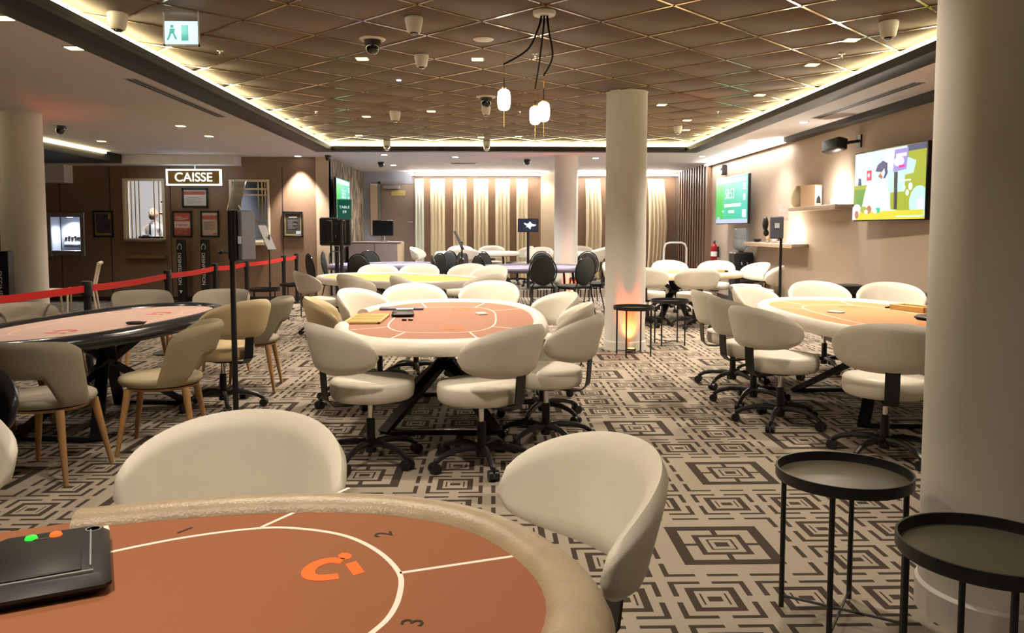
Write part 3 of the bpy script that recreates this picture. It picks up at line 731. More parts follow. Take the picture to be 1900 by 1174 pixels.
A = [  # x, y, bearing, label
 (-.72, 1.97, 189, 'cream swivel tub chair facing the camera across the nearest brown table'),
 (.03, 1.84, 250, 'large cream swivel chair at the right end of the nearest brown table'),
 (-1.655, 2.16, 150, 'cream swivel chair at the left picture edge beside brown table, only its rim showing'),
 (-.73, 4.73, 56, 'white swivel chair with its back to us at near left corner of rosy table'),
 (-.07, 4.62, -50, 'white swivel chair, back to us, at near end of rosy table, right of two'),
 (.34, 5.12, -66, 'white swivel chair at near right corner of the rosy table, backrest outer side showing'),
 (.36, 5.80, -84, 'white swivel chair in middle of right side of rosy table'),
 (.34, 6.62, -112, 'white swivel chair at far right of rosy table, its hollow inner back showing'),
 (-1.12, 6.35, 80, 'sand (painted warm light) swivel chair at left side of rosy table beside the chip tray'),
 (-1.00, 7.05, 118, 'white swivel chair at far left of rosy table, turned toward the camera'),
 (-.73, 7.55, 170, 'bright white swivel chair at far end of rosy table, left of two'),
 (-.07, 7.95, 192, 'bright white swivel chair at far end of rosy table, right of two'),
 (2.37, 4.74, 20, 'white swivel chair at near end of orange table, back and black bracket to us'),
 (2.04, 5.60, 66, 'white swivel chair at left side of orange table, second from the camera'),
 (2.06, 6.25, 72, 'white swivel chair at left side of orange table, leftmost of its row'),
 (2.12, 7.00, 84, 'white swivel chair at left side of orange table, mostly hidden behind two others'),
 (2.62, 7.45, 140, 'white swivel chair at far left corner of orange table showing its hollow inside'),
 (3.27, 7.80, 180, 'white swivel chair at far end of orange table, left of two by the wall'),
 (3.85, 7.60, 196, 'white swivel chair at far end of orange table, right of two by the wall'),
 (-2.10, 6.23, -60, 'sand (painted warm light) swivel chair with casters at right side of mauve table'),
 (-2.22, 10.5, 62, 'white tub chair at the left end of the farther left yellow table'),
 (-1.52, 9.75, 45, 'white tub chair with its back to us before the yellow table, behind thin black pole'),
 (-.84, 9.42, 60, 'white tub chair low before the yellow table, right of thin black pole'),
 (-.22, 9.75, -45, 'white tub chair at right end of yellow table, behind bright white pair'),
 (-1.70, 11.95, 170, 'white tub chair at far side of the left yellow table, first from left'),
 (-1.15, 12.2, 185, 'white tub chair at far side of the left yellow table, second from left'),
 (-.45, 12.15, 200, 'white tub chair at far side of the left yellow table, third from left'),
 (-.15, 11.6, 215, 'white tub chair at far side of the left yellow table, rightmost'),
 (2.83, 11.20, 0, 'white swivel chair with back to us before the yellow table by the middle column'),
 (2.22, 11.45, 20, 'white swivel chair half hidden behind right edge of the middle column'),
 (2.15, 13.1, 150, 'white swivel chair beyond the right yellow table, just right of middle column'),
 (3.02, 13.5, 180, 'white swivel chair beyond the right yellow table, in front of white tube frame'),
 (3.70, 13.32, 205, 'white swivel chair beyond the right yellow table, in front of fire extinguisher'),
 (4.05, 12.72, 250, 'tan sided swivel chair beside the water cooler, farther of two'),
 (3.90, 11.72, -72, 'white swivel chair beside the water cooler, nearer of two'),
]
A2 = [(-1.45, 17.6, 100, 'white chair on the raised floor left of the cream table, turned sideways'),
 (-.75, 18.75, 175, 'white chair on raised floor behind the cream table, left by the tilted sign'),
 (-.05, 18.75, 185, 'white chair on raised floor behind the cream table, before fifth curtain'),
 (.55, 18.2, 250, 'white chair on raised floor at right end of the cream table'),
 (.95, 17.2, 200, 'white chair on raised floor between the small monitor and far column'),
 (-.55, 17.1, 15, 'taupe shaded white chair on raised floor before the cream table'),
 (2.05, 18.35, 170, 'white chair on raised floor just right of the far column'),
 (2.75, 18.3, 185, 'white chair on raised floor seen against left edge of the middle column'),
 (1.98, 16.75, -60, 'pale beige backed chair on raised floor behind black chair by middle column')]
for x, y, b_, lb in A: place(protoD if lb.startswith('sand') else protoA, x, y, brg(b_), lb, 0, GA)
for x, y, b_, lb in A2: place(protoA, x, y, brg(b_), lb, ZP, GA)
protoK.location = (-2.10, 2.90, 0); protoK.rotation_euler = (0, 0, brg(160))
for x, y, b_, lb, pr in (
 (-2.50, 4.52, 4, 'grey beige fabric dining chair with back to us at left, nearest the camera', protoB),
 (-2.10, 5.10, -100, 'sand fabric dining chair seen side on with pale wooden legs, right of mauve table', protoS),
 (-2.10, 6.95, -97, 'grey fabric dining chair just right of the tall black pole', protoB),
 (-3.46, 5.65, 90, 'grey fabric dining chair at left edge, behind the mauve table', protoB),
 (-3.50, 6.32, 105, 'beige fabric dining chair behind the mauve table, second from left edge', protoB),
 (-3.25, 7.55, 148, 'wide grey fabric dining chair behind the mauve table between two rope posts', protoB),
 (-2.62, 7.62, 182, 'grey fabric dining chair at far end of the mauve table', protoB)):
    place(pr, x, y, brg(b_), lb, 0, GB)
for x, y, b_, lb in (
 (-3.00, 14.35, 60, 'black round backed chair at left of purple table, nearer of a pair'),
 (-3.02, 15.72, 95, 'black round backed chair at left of purple table, farther of a pair'),
 (-2.25, 14.3, 20, 'black round backed chair with back to us before the left purple table'),
 (-2.45, 16.05, 165, 'black round backed chair behind the left purple table near the desk'),
 (-1.05, 15.95, 220, 'black round backed chair at far right of left purple table'),
 (-1.22, 14.78, -60, 'black round backed chair at right of left purple table, leftmost of slim pair'),
 (-.78, 14.45, -70, 'black round backed chair at right of left purple table, rightmost of slim pair'),
 (-.74, 13.55, 80, 'dark brown looking chair edge on below the tilted sign'),
 (-.24, 13.80, 85, 'slim black chair edge on at left of the right purple table'),
 (.0, 13.12, 60, 'black chair at near left of right purple table, back half covered'),
 (-.35, 15.1, 115, 'black round backed chair at far left of right purple table, left of pair'),
 (.02, 15.5, 130, 'black round backed chair at far left of right purple table, right of pair'),
 (.82, 13.25, 3, 'black round backed chair with full back to us before right purple table'),
 (.95, 15.45, 180, 'black round backed chair beyond right purple table, before cream panel'),
 (1.34, 13.2, -38, 'black round backed chair at near right of right purple table, turned sideways'),
 (1.72, 15.3, 205, 'black round backed chair beyond right purple table, before the far column'),
 (1.72, 13.88, -65, 'black banquet chair beside left edge of the middle column, legs splayed')):
    place(protoC, x, y, brg(b_), lb, 0, GC)
for x, y, a, lb in (
 (1.22, 2.72, 12, 'round black side table with bronzed tray, standing alone near the front right'),
 (1.32, 2.06, 30, 'round black side table at the bottom right corner, in front of the near column'),
 (1.54, 8.72, 12, 'round black side table standing before the orange lit foot of middle column'),
 (2.12, 9.55, 5, 'round black side table just right of the middle column'),
 (-2.95, 9.65, 20, 'round black side table just right of the tall pole, nearest of three'),
 (-3.26, 11.5, 15, 'round black side table right of rope posts, middle of three'),
 (-3.08, 12.5, 30, 'round black side table right of rope posts, farthest of three'),
 (4.37, 13.32, 0, 'small black side table beside the water cooler at the right wall')):
    place(protoG, x, y, math.radians(a), lb, 0, GS)
index_kids()
#PART2
# ------------------------------------------------------------------ lamps
def downlight(x, y, z, label, power, col, mat_, angle=120, s_=.05, sq=True, blend=.7):
    t = thing('downlight', label, 'light', (x, y, z), 0, 'recessed downlights')
    if sq:
        MB().b2((-s_-.012, -s_-.012, -.006), (s_+.012, s_+.012, .004), .002).build('trim_ring', M['steel'], t)
        MB().b2((-s_, -s_, -.010), (s_, s_, -.004)).build('lens', M[mat_], t, None)
    else:
        MB().lathe([(s_+.012, .004), (s_+.012, -.004), (s_, -.007)], 20).build('trim_ring', M['white'], t)
        MB().lathe([(0, -.010), (s_, -.010), (s_, -.004), (0, -.004)], 20).build('lens', M[mat_], t, None)
    if power: spot('downlight_lamp', (0, 0, -.02), power, col, angle, blend, .06, None, t)
    return t
ZT = ZC-.004
pos = [((672, 107), 'left of the dark domes'), ((886, 108), 'under the round speaker grille'), ((680, 215), 'beside the small white camera'), ((800, 205), 'left of the second dark dome'), ((1228, 193), 'just right of the middle column top'), ((1580, 72), 'beside the right hand white camera'), ((1275, 222), 'right of the middle column, lower'), ((962, 252), 'far away below the pendant lamps'), ((1410, 175), 'toward the right edge of the recess'), ((1273, 240), 'far right near the cove corner')]
for (x, y), wh in pos:
    p = az(x, y, ZC); downlight(p.x, p.y, ZT, 'small square yellow downlight in the tiled ceiling, '+wh, 250, WARM, 'lamp_yellow', 125)
for k, (x, y, pw) in enumerate(((-1.0, 3.2, 170), (1.1, 3.4, 100), (-.9, .9, 165), (.9, 1.0, 45), (2.8, 4.2, 120), (-2.2, 4.4, 60), (-.35, 5.2, 150), (3.0, 7.6, 180), (-.2, 13.6, 300), (2.2, 13.6, 260), (-2.2, 13.4, 300))):
    downlight(x, y, ZT, 'small square downlight in the tiled ceiling, %s' % ('above the nearest table', 'above the front right', 'overhead left', 'overhead right', 'above the orange table front', 'above the mauve table front', 'above the rosy table', 'above the orange table end', 'far end above purple tables', 'far end above right yellow table', 'far end left corner')[k], pw, WARM, 'lamp_yellow', 110)
p = az(740, 147, ZC); t = downlight(p.x, p.y, ZT, 'tiny blue white status light on the tiled ceiling', 0, COOL, 'lamp_blue', s_=.022, sq=False)
for (x, y), pw, lb in (((335, 233), 120, 'yellow downlight in left soffit, nearer of two before the cash desk'), ((388, 252), 130, 'yellow downlight in left soffit, farther of two before the cash desk'), ((137, 88), 70, 'yellow downlight in left soffit under the dark band'), ((5, 32), 50, 'yellow downlight at the top left corner of the left soffit')):
    p = az(x, y, ZS); downlight(p.x, p.y, ZS, lb, pw, WARM, 'lamp_yellow', 125)
p = az(547, 288, ZS); downlight(-3.72, YCA-.20, ZS, 'white downlight washing the wall above the single framed menu', 480, (1, .88, .78), 'lamp_white', 75, blend=.5)
for k, (x, y) in enumerate(((713, 287), (845, 291), (730, 306), (1105, 293))):
    p = az(x, y, ZS); downlight(p.x, min(p.y, YB-1), ZS, 'white downlight in far soffit, number %s from the left' % ('two', 'three', 'one (added by the door)', 'four')[k], 260, NEUT, 'lamp_white', 140)  # third one is added to brighten the door and back left walls
for k, x in enumerate((792, 833, 873, 912, 952, 1015, 1072, 1122, 1192, 1238)):
    downlight(px_x(x), YB-.20, ZS-.001, 'wall washer spot above the back wall, %s from the door' % ('first', 'second', 'third', 'fourth', 'fifth', 'sixth', 'seventh', 'eighth', 'ninth', 'tenth')[k], 48, (1, .86, .62), 'lamp_white', 70, .035, False, .5)
for k, (x, y) in enumerate(((4.05, 6.6), (4.05, 10.5), (4.05, 12.6), (4.0, 15.4))):
    downlight(x, y, ZS, 'white downlight in right soffit, %s from the camera' % ('first', 'second', 'third', 'fourth')[k], (20, 80, 140, 200)[k], NEUT, 'lamp_white', 120, .04)
for k, (x, y) in enumerate(((-7.2, 8.2), (-6.2, 13.0), (-4.6, 6.8))):
    downlight(x, y, ZS, 'yellow downlight in left soffit, %s' % ('beside the thick left column', 'before the left cash window', 'above the rope posts')[k], (40, 110, 60)[k], NEUT, 'lamp_yellow', 125)
spot('cash_room_fill', (-6.5, 15.99, 2.66), 260, COOL, 150, .8, .2); spot('cash_room_fill', (-4.3, 17.0, ZS-.06), 60, COOL, 150, .8, .2)  # first spot is added to light the clerk from the front; no fixtures
# pendant lamp cluster
pc = az(1010, 22, ZC-.01)
t = thing('pendant_lamp', 'pendant cluster of three glowing opal glass lamps on black cords from white disc', 'lamp', (pc.x, pc.y, ZC-.006))
MB().lathe([(.075, -.03), (.082, -.02), (.082, 0)], 28).build('canopy', M['white'], t)
for k, (hx, hy, ly, dz) in enumerate(((935, 103, 185, 0), (993, 150, 214, 0), (1009, 125, 207, 0))):
    hp = az(hx, hy, ZC-.01); lx, lyy = hp.x-pc.x, hp.y-pc.y
    zz = ay(hx, ly, hp.y).z-(ZC-.006)
    c0 = Vector((.02*(k-1), .0, -.03)); c2 = Vector((lx, lyy, -.03))
    mid = (c0+c2)/2+Vector((.06*(k-1) if k else .05, 0, -.085))
    MB().tube(curve_pts([c0, c0+Vector((.02*(k-1), .12, -.07)), mid, c2+Vector((0, 0, -.05))], 6), .008, 6).build('cord', M['cord'], t)
    MB().tube([(lx, lyy, 0), (lx, lyy, -.20)], .0045, 6).build('brass_rod', M['brass'], t)
    MB().tube([(lx, lyy, -.20), (lx, lyy, zz+.10)], .0055, 6).build('cord', M['black_plastic'], t)
    b_ = MB().lathe([(0, zz-.095), (.03, zz-.093), (.050, zz-.075), (.057, zz-.04), (.058, zz+.03), (.052, zz+.07), (.035, zz+.088), (.01, zz+.093), (0, zz+.093)], 24, (lx, lyy, 0)).build('glass_shade', M['opal'], t)
    MB().lathe([(.02, zz+.085), (.022, zz+.105), (.008, zz+.115)], 14, (lx, lyy, 0)).build('lamp_cap', M['brass'], t)
    MB().tube([(lx, lyy, zz-.092), (lx, lyy, zz-.24)], .003, 6).build('brass_tail', M['brass'], t)
# amber uplights at the column feet
for cx, cy, dx, dy, lb, pw in ((1.52, 9.2, .02, -.33, 'small amber uplight on the floor at the foot of the middle column', 75), (1.40, 15.45, .10, -.32, 'small amber uplight on the floor at the foot of the far column', 70), (-5.72, 9.95, .14, .36, 'small red uplight hidden behind the thick left column', 40), (1.80, 2.76, .34, -.16, 'small red amber uplight at the foot of the near column', 8)):
    t = thing('uplight', lb, 'light', (cx+dx, cy+dy, 0))
    MB().lathe([(.05, 0), (.055, .01), (.055, .05), (.04, .055)], 20).build('housing', M['black_metal'], t)
    MB().lathe([(0, .056), (.038, .056), (.038, .050), (0, .050)], 20).build('lens', M['amber'], t)
    l = spot('uplight_lamp', (0, 0, .07), pw, (1, .085, .02), 70, .9, .03, None, t)
    d = Vector((-dx*.9, -dy*.9, 1.0)); l.rotation_euler = d.to_track_quat('-Z', 'Y').to_euler()

# ------------------------------------------------------------------ ceiling fittings
def dome(x, y, z, label, r=.075, group='dark dome cameras', plate='white'):
    t = thing('dome_camera', label, 'camera', (x, y, z), 0, group)
    MB().lathe([(r*1.25, 0), (r*1.28, -.008), (r*1.15, -.016), (r*.9, -.018)], 26).build('ceiling_plate', M[plate], t)
    MB().lathe([(r*.82, -.016), (r*.80, -.055), (r*.68, -.06)], 24).build('housing', M['black_plastic'], t)
    MB().lathe([(r*.68, -.058), (r*.66, -.085), (r*.5, -.112), (r*.25, -.126), (0, -.13)], 24).build('dome_glass', M['dark_glass'], t)
def turret(x, y, z, label, s_=1.0, rz=0):
    t = thing('turret_camera', label, 'camera', (x, y, z), rz, 'white ceiling cameras')
    MB().lathe([(.060*s_, 0), (.068*s_, -.01*s_), (.066*s_, -.035*s_), (.060*s_, -.06*s_), (.052*s_, -.10*s_), (.044*s_, -.115*s_), (0, -.118*s_)], 26).build('housing', M['white'], t)
    MB().lathe([(.030*s_, -.112*s_), (.030*s_, -.124*s_), (.018*s_, -.130*s_), (0, -.131*s_)], 18).build('lens', M['dark_glass'], t)
for (x, y), lb in (((691, 70), 'dark dome camera on white plate, nearest one in tiled ceiling'), ((902, 178), 'dark dome camera on white plate left of the pendant lamps')):
    p = az(x, y, ZC); dome(p.x, p.y, ZT, lb, .085 if x < 800 else .09)
for (x, y), z, lb in (((112, 231), ZS, 'dark dome camera on the left soffit beside the thick left column'), ((707, 299), ZS, 'tiny dark dome camera on far soffit at left, before the door'), ((978, 294), ZS, 'tiny dark dome camera on far soffit above the small monitor')):
    p = az(x, y, z); dome(p.x, p.y, z, lb, .085, 'dark dome cameras')
dome(-3.08, YCA-.55, ZS, 'dark dome camera at the outer corner where textured wall begins', .075)
for (x, y), lb, s_ in (((768, 30), 'white ceiling camera right of the nearest dark dome, largest', 1.0), ((782, 100), 'white ceiling camera with side arm below the largest one', .95), ((733, 205), 'small white ceiling camera left of centre, far', 1.1), ((1649, 38), 'white ceiling camera at upper right near the cove', 1.05), ((218, 22), 'white ceiling camera at upper left beside the cove', 1.05), ((1258, 233), 'small white ceiling camera just right of middle column', .95), ((902, 197), 'small white ceiling camera below the second dark dome', .9)):
    p = az(x, y, ZC); turret(p.x, p.y, ZT, lb, s_)
for x, lb in ((718, 'small camera hanging at the far cove, left of two'), (903, 'small camera hanging at the far cove, right of two')):
    p = ay(x, 262, YF-.16)
    t = thing('bullet_camera', lb, 'camera', (p.x, YF-.16, ZC-.004), 0, 'cove cameras')
    MB().b2((-.06, -.04, -.10), (.06, .05, 0), .01).build('bracket', M['white'], t); MB().ell((0, -.02, -.135), (.055, .055, .05)).build('camera_ball', M['chrome'], t)
p = az(897, 71, ZC); t = thing('ceiling_speaker', 'flat round white speaker grille in tiled ceiling left of pendant canopy', 'speaker', (p.x, p.y, ZT))
MB().lathe([(.085, 0), (.085, -.006), (.078, -.010)], 30).build('rim', M['white'], t); MB().lathe([(0, -.009), (.078, -.009), (.078, -.003), (0, -.003)], 30).build('grille', M['white_paint'], t)
for k, (x, y) in enumerate(((408, 92), (586, 205), (1562, 98), (993, 98), (965, 205), (1332, 205))):
    p = az(x, y, ZC); t = thing('sprinkler', '', 'sprinkler', (p.x, p.y, ZT), 0, 'sprinklers')
    t['label'] = 'small sprinkler head in tiled ceiling, %s' % ('right of the lit exit sign', 'near the left cove, farther', 'near the right hand camera', 'beside the pendant cords', 'left of the twin pendant lamps', 'right of the middle column')[k]
    MB().lathe([(.03, 0), (.03, -.005), (.010, -.008), (.008, -.03)], 14).build('base', M['chrome'], t); MB().tube([(-.022, 0, -.03), (-.008, 0, -.04), (.008, 0, -.04), (.022, 0, -.03)], .004, 6).build('deflector', M['chrome'], t)
for k, ((x, y), (x2, y2)) in enumerate((((275, 146), (440, 217)), ((1500, 219), (1705, 153)))):
    a, b_ = az(x, y, ZS), az(x2, y2, ZS)
    xm = (a.x+b_.x)/2-(.18 if k == 0 else -.05)
    t = thing('slot_vent', ['long dark slot vent in left soffit beside the dark band', 'long dark slot vent in right soffit above the big television'][k], 'vent', (xm, min(a.y, b_.y), ZS), 0, 'slot vents')
    L_ = abs(b_.y-a.y)
    MB().b2((-.06, 0, -.004), (.06, L_, .002)).build('vent_frame', M['steel'], t)
    for q in (-.025, .025): MB().b2((q-.014, .02, -.006), (q+.014, L_-.02, -.003)).build('slot', M['slat_back'], t)
p = az(860, 303, ZS); t = thing('square_vent', 'dark rectangular vent in the far soffit before the curtains', 'vent', (p.x, p.y, ZS))
MB().b2((-.28, -.12, -.006), (.28, .12, .002)).build('vent_frame', M['steel'], t); MB().b2((-.25, -.08, -.009), (.25, .08, -.005)).build('slot', M['slat_back'], t)
# exit sign
p = ay(337, 60, 5.92); t = thing('exit_sign', 'lit white and pale green exit sign panel hanging from the tiled ceiling', 'sign', (p.x, 5.92, p.z))
MB().b2((-.135, -.028, .155), (.125, .028, ZC-p.z-.004), .006).build('ceiling_mount', M['steel'], t)
MB().b2((-.118, -.006, -.085), (.118, .006, .078), .002).build('lit_plate', M['exit'], t)
MB().b2((-.128, -.008, -.10), (.128, .008, -.085)).b2((-.128, -.008, -.10), (-.118, .008, .16)).b2((.118, -.008, -.10), (.128, .008, .16)).build('sign_frame', M['steel'], t)
mb = MB()
mb.prism([(-.075, .03), (-.055, .03), (-.055, .05), (-.075, .05)], 0, .002); mb.prism([(-.085, -.01), (-.05, -.01), (-.045, .025), (-.08, .025)], 0, .002)
mb.prism([(-.085, -.01), (-.07, -.01), (-.09, -.055), (-.105, -.055)], 0, .002); mb.prism([(-.06, -.01), (-.048, -.01), (-.03, -.05), (-.045, -.05)], 0, .002)
mb.prism([(.0, -.06), (.05, -.06), (.05, .05), (.0, .05)], 0, .002)
mb.xf(Matrix.Translation((0, -.0062, 0))@Matrix.Rotation(PI/2, 4, 'X')).build('pictogram', M['exit_green'], t, None)
spot('exit_glow', (0, -.03, .03), 1.5, (.7, .95, 1), 160, 1, .08, (PI/2, 0, 0), t)

# ------------------------------------------------------------------ cash desk wall
def window_unit(name, a, b_, bars, rails, label_m='white_frame', shelf=True):
    x0, x1, z0, z1 = a.x, b_.x, b_.z, a.z
    t = bpy.data.objects.new(name, None); COL.objects.link(t); t.location = ((x0+x1)/2, YCA, z0); struct(t)
    W_, H_ = x1-x0, z1-z0
    fr = MB()
    for p, q in (((-W_/2-.02, -.03, -.02), (-W_/2+.035, .14, H_+.02)), ((W_/2-.02, -.03, -.02), (W_/2+.02, .14, H_+.02)), ((-W_/2, -.02, H_-.02), (W_/2, .14, H_+.02)), ((-W_/2, -.03, -.03), (W_/2, .14, 0))): fr.b2(p, q, .004)
    fr.build('window_frame', M[label_m], t)
    for f in bars: MB().b2((-W_/2+W_*f-.008, .03, 0), (-W_/2+W_*f+.008, .046, H_)).build('bar', M['brass'], t)
    for f, f0, f1 in rails: MB().b2((-W_/2+W_*f0, .028, H_*f-.015), (-W_/2+W_*f1, .048, H_*f+.015)).build('rail_bar', M['brass' if f < .7 else label_m], t)
    MB().b2((-W_/2, .055, 0), (W_/2, .061, H_)).build('pane', M['glass'], t)
    return t
window_unit('window_1', w1a, w1b, (.07, .16, .26, .36, .74, .86, .95), ((.62, .9, 1), (.42, .86, .95)))
window_unit('window_2', w2a, w2b, (.15, .25, .72, .82, .90), ((.86, 0, 1), (.76, 0, 1), (.32, .55, .72), (.36, .82, .95), (.17, .9, 1)))
tag(MB().b2((w1a.x-.03, YCA-.22, w1b.z-.07), (w1b.x+.02, YCA-.005, w1b.z-.035), .006).build('counter_shelf', M['wall_wood'], None), 'narrow wooden ledge under the left cash desk window', 'shelf')
a, b_ = ay(235, 472, YCA-.1), ay(308, 480, YCA-.1)
tag(MB().b2((a.x, YCA-.16, b_.z), (b_.x, YCA-.005, a.z), .01).build('footrest_shelf', M['wall_wood'], None), 'lower dark wooden ledge below the left cash desk window', 'shelf')
tag(MB().b2((w2a.x, YCA-.16, w2b.z-.10), (w2b.x+.04, YCA-.005, w2b.z-.03), .006).build('counter_shelf', M['white_frame'], None), 'pale ledge under the right cash desk window', 'shelf')
# counter, shelving and clutter inside
t = thing('cash_counter', 'pale counter inside the left cash desk window in front of the clerk', 'counter', ((w1a.x+w1b.x)/2, YCA+.32, 0))
MB().b2((-.75, -.15, 0), (.75, .15, .99)).build('body', M['grey_box'], t); MB().b2((-.8, -.15, .99), (.8, .16, 1.03), .006).build('top', M['interior'], t)
t = thing('cash_till', 'low black cash drawer and keypad on the counter behind the left window', 'drawer', ((w1a.x+w1b.x)/2+.06, YCA+.25, 1.032))
MB().b2((-.27, -.07, 0), (.30, .0, .22), .008).build('drawer_body', M['black_plastic'], t); MB().b2((-.20, -.06, .22), (-.06, -.01, .245), .004).build('paper_stack', M['paper'], t)
MB().b2((-.24, -.074, .03), (.27, -.07, .18)).build('drawer_front', M['black_gloss'], t)
t = thing('wall_shelf_unit', 'small shelf unit with dark binders on cash room wall, behind the clerk', 'shelf', (-7.05, 18.2, 1.15))
for z in (0, .28, .56): MB().b2((-.3, -.2, z), (.3, .2, z+.03)).build('board', M['white_paint'], t)
for s_ in (-.3, .28): MB().b2((s_, -.2, 0), (s_+.02, .2, .62)).build('side_panel', M['white_paint'], t)
for k in range(4):
    tag(MB().b2((-7.26+k*.08, 18.02, 1.182), (-7.20+k*.08, 18.3, 1.40), .004).build('binder', M['pic_purple' if k % 2 else 'grey_box'], None), ('first', 'second', 'third', 'fourth')[k]+' dark binder from the left on the cash room shelf', 'binder', 'binders on the cash room shelf')
# framed notices
def poster(x0, y0, x1, y1, label, mats, group='framed notices on the cash desk wall'):
    a, b_ = ay(x0, y0, YCA), ay(x1, y1, YCA); W_, H_ = b_.x-a.x, a.z-b_.z
    t = thing('framed_notice', label, 'picture', ((a.x+b_.x)/2, YCA-.002, b_.z), 0, group)
    f = .035
    fr = MB()
    for p, q in (((-W_/2, -.03, 0), (-W_/2+f, 0, H_)), ((W_/2-f, -.03, 0), (W_/2, 0, H_)), ((-W_/2, -.03, 0), (W_/2, 0, f)), ((-W_/2, -.03, H_-f), (W_/2, 0, H_))): fr.b2(p, q, .004)
    fr.build('frame', M['black_metal'], t)
    for k, (m_, x_0, x_1, z_0, z_1) in enumerate(mats):
        e = -.014-.001*k; w_ = W_-2*f; h_ = H_-2*f
        MB().b2((-w_/2+w_*x_0, e, f+h_*z_0), (-w_/2+w_*x_1, -.004, f+h_*z_1)).build('print', M[m_], t, None)
def lines_(m_, z0, z1, n, x0=.12, x1=.88): return [(m_, x0, x0+(x1-x0)*(.75+.25*math.sin(k*2.3)), z0+(z1-z0)*k/n, z0+(z1-z0)*(k+.45)/n) for k in range(n)]
poster(173, 391, 212, 440, 'framed dim purple poster between cash machine and left window', [('pic_gold', 0, 1, 0, 1), ('pic_purple', .05, .95, .10, .97), ('pic_gold', .80, .93, .72, .94)])
poster(338, 349, 387, 385, 'framed landscape certificate right under the lit sign', [('pic_white', 0, 1, 0, 1), ('pic_red', 0, .95, .70, .92)]+lines_('steel', .15, .6, 5))
poster(320, 391, 358, 440, 'framed notice with red top and bottom and pale pink middle', [('pic_red', 0, 1, 0, 1), ('pic_pink', 0, 1, .33, .62), ('ink', .10, .15, .44, .49), ('pic_red', .22, .8, .44, .48)]+lines_('pic_pink', .68, .86, 3, .1, .9))
poster(372, 391, 408, 440, 'framed pale notice with red heading band and fine print', [('pic_pale', 0, 1, 0, 1), ('pic_red', 0, 1, .70, .88), ('pic_red', .70, .95, .04, .10)]+lines_('desk', .25, .62, 7))
poster(525, 392, 563, 440, 'framed dark menu alone on the bright washed wall end', [('pic_gold', 0, 1, 0, 1), ('pic_dark', .05, .95, .08, .97), ('pic_blue', .68, .97, .05, .20), ('pic_white', .25, .75, .80, .84)]+lines_('steel', .3, .7, 7, .2, .8))
# lit sign
p = ay(360, 329, YCA-.30); a, b_ = ay(309, 314, YCA-.30), ay(411, 344, YCA-.30); W_, H_ = b_.x-a.x, a.z-b_.z
t = thing('cashier_sign', 'hanging gold sign with glowing white border and white capital letters', 'sign', (p.x, YCA-.30, p.z))
MB().b2((-W_/2+.03, -.03, -H_/2+.03), (W_/2-.03, .03, H_/2-.03)).build('panel', M['gold_sign'], t)
bd = MB()
for q, r_ in (((-W_/2, -.035, -H_/2), (-W_/2+.022, .035, H_/2)), ((W_/2-.022, -.035, -H_/2), (W_/2, .035, H_/2)), ((-W_/2, -.035, -H_/2), (W_/2, .035, -H_/2+.022)), ((-W_/2, -.035, H_/2-.022), (W_/2, .035, H_/2))): bd.b2(q, r_)
bd.build('light_border', M['led_sign'], t)
text('lettering', 'CAISSE', .235, M['led_sign'], t, (0, -.032, -.005), (PI/2, 0, 0), .004)
MB().tube([(.02, 0, H_/2), (.02, 0, 2.60-p.z)], .012, 8).build('hanger_rod', M['white'], t)
# cash machine
t = thing('cash_machine', 'grey cash machine in a lit recess in the brown wall', 'machine', ((ama.x+amb.x)/2, YCA, ama.z)); W_ = amb.x-ama.x; H_ = ama.z-amb.z
t.location.z = amb.z
fr = MB()
for p, q in (((-W_/2-.05, -.05, -.06), (-W_/2+.03, -.002, H_+.05)), ((W_/2-.03, -.05, -.06), (W_/2+.05, -.002, H_+.05)), ((-W_/2, -.045, H_-.04), (W_/2, -.002, H_+.05)), ((-W_/2, -.045, -.04), (W_/2, -.002, .06))): fr.b2(p, q, .006)
fr.build('surround', M['steel'], t)
MB().b2((-W_/2+.004, .30, .004), (W_/2-.004, .32, H_-.004)).b2((-W_/2+.004, .0, .004), (-W_/2+.024, .32, H_-.004)).b2((W_/2-.024, .0, .004), (W_/2-.004, .32, H_-.004)).b2((-W_/2+.004, 0, H_-.024), (W_/2-.004, .32, H_-.004)).b2((-W_/2+.004, 0, .004), (W_/2-.004, .32, .04)).build('recess', M['interior'], t)
cb = MB().box((0, 0, 0), (W_*.62, .05, .26), 0, .01).xf(Matrix.Translation((.05, .2, .28))@Matrix.Rotation(-.35, 4, 'X')).build('console', M['white_paint'], t)
for k in range(6):
    MB().box((0, 0, 0), (.045, .012, .05)).xf(Matrix.Translation((-.10+.058*k, .165+.0, .29+.02*(k % 2)))@Matrix.Rotation(-.35, 4, 'X')).build('key', M['black_plastic'], t)
MB().b2((-.12, .1, .12), (.20, .20, .17), .01).build('card_slot', M['grey_box'], t)
MB().b2((.24, .12, .2), (.27, .2, .36), .005).build('green_slot', M['exit_green'], t)
MB().b2((-.05, .10, H_-.04), (.05, .16, H_-.024)).build('lamp_lens', M['atm_glow'], t)
spot('cash_machine_lamp', (0, .13, H_-.06), 30, (.85, .93, 1), 140, .8, .04, None, t)
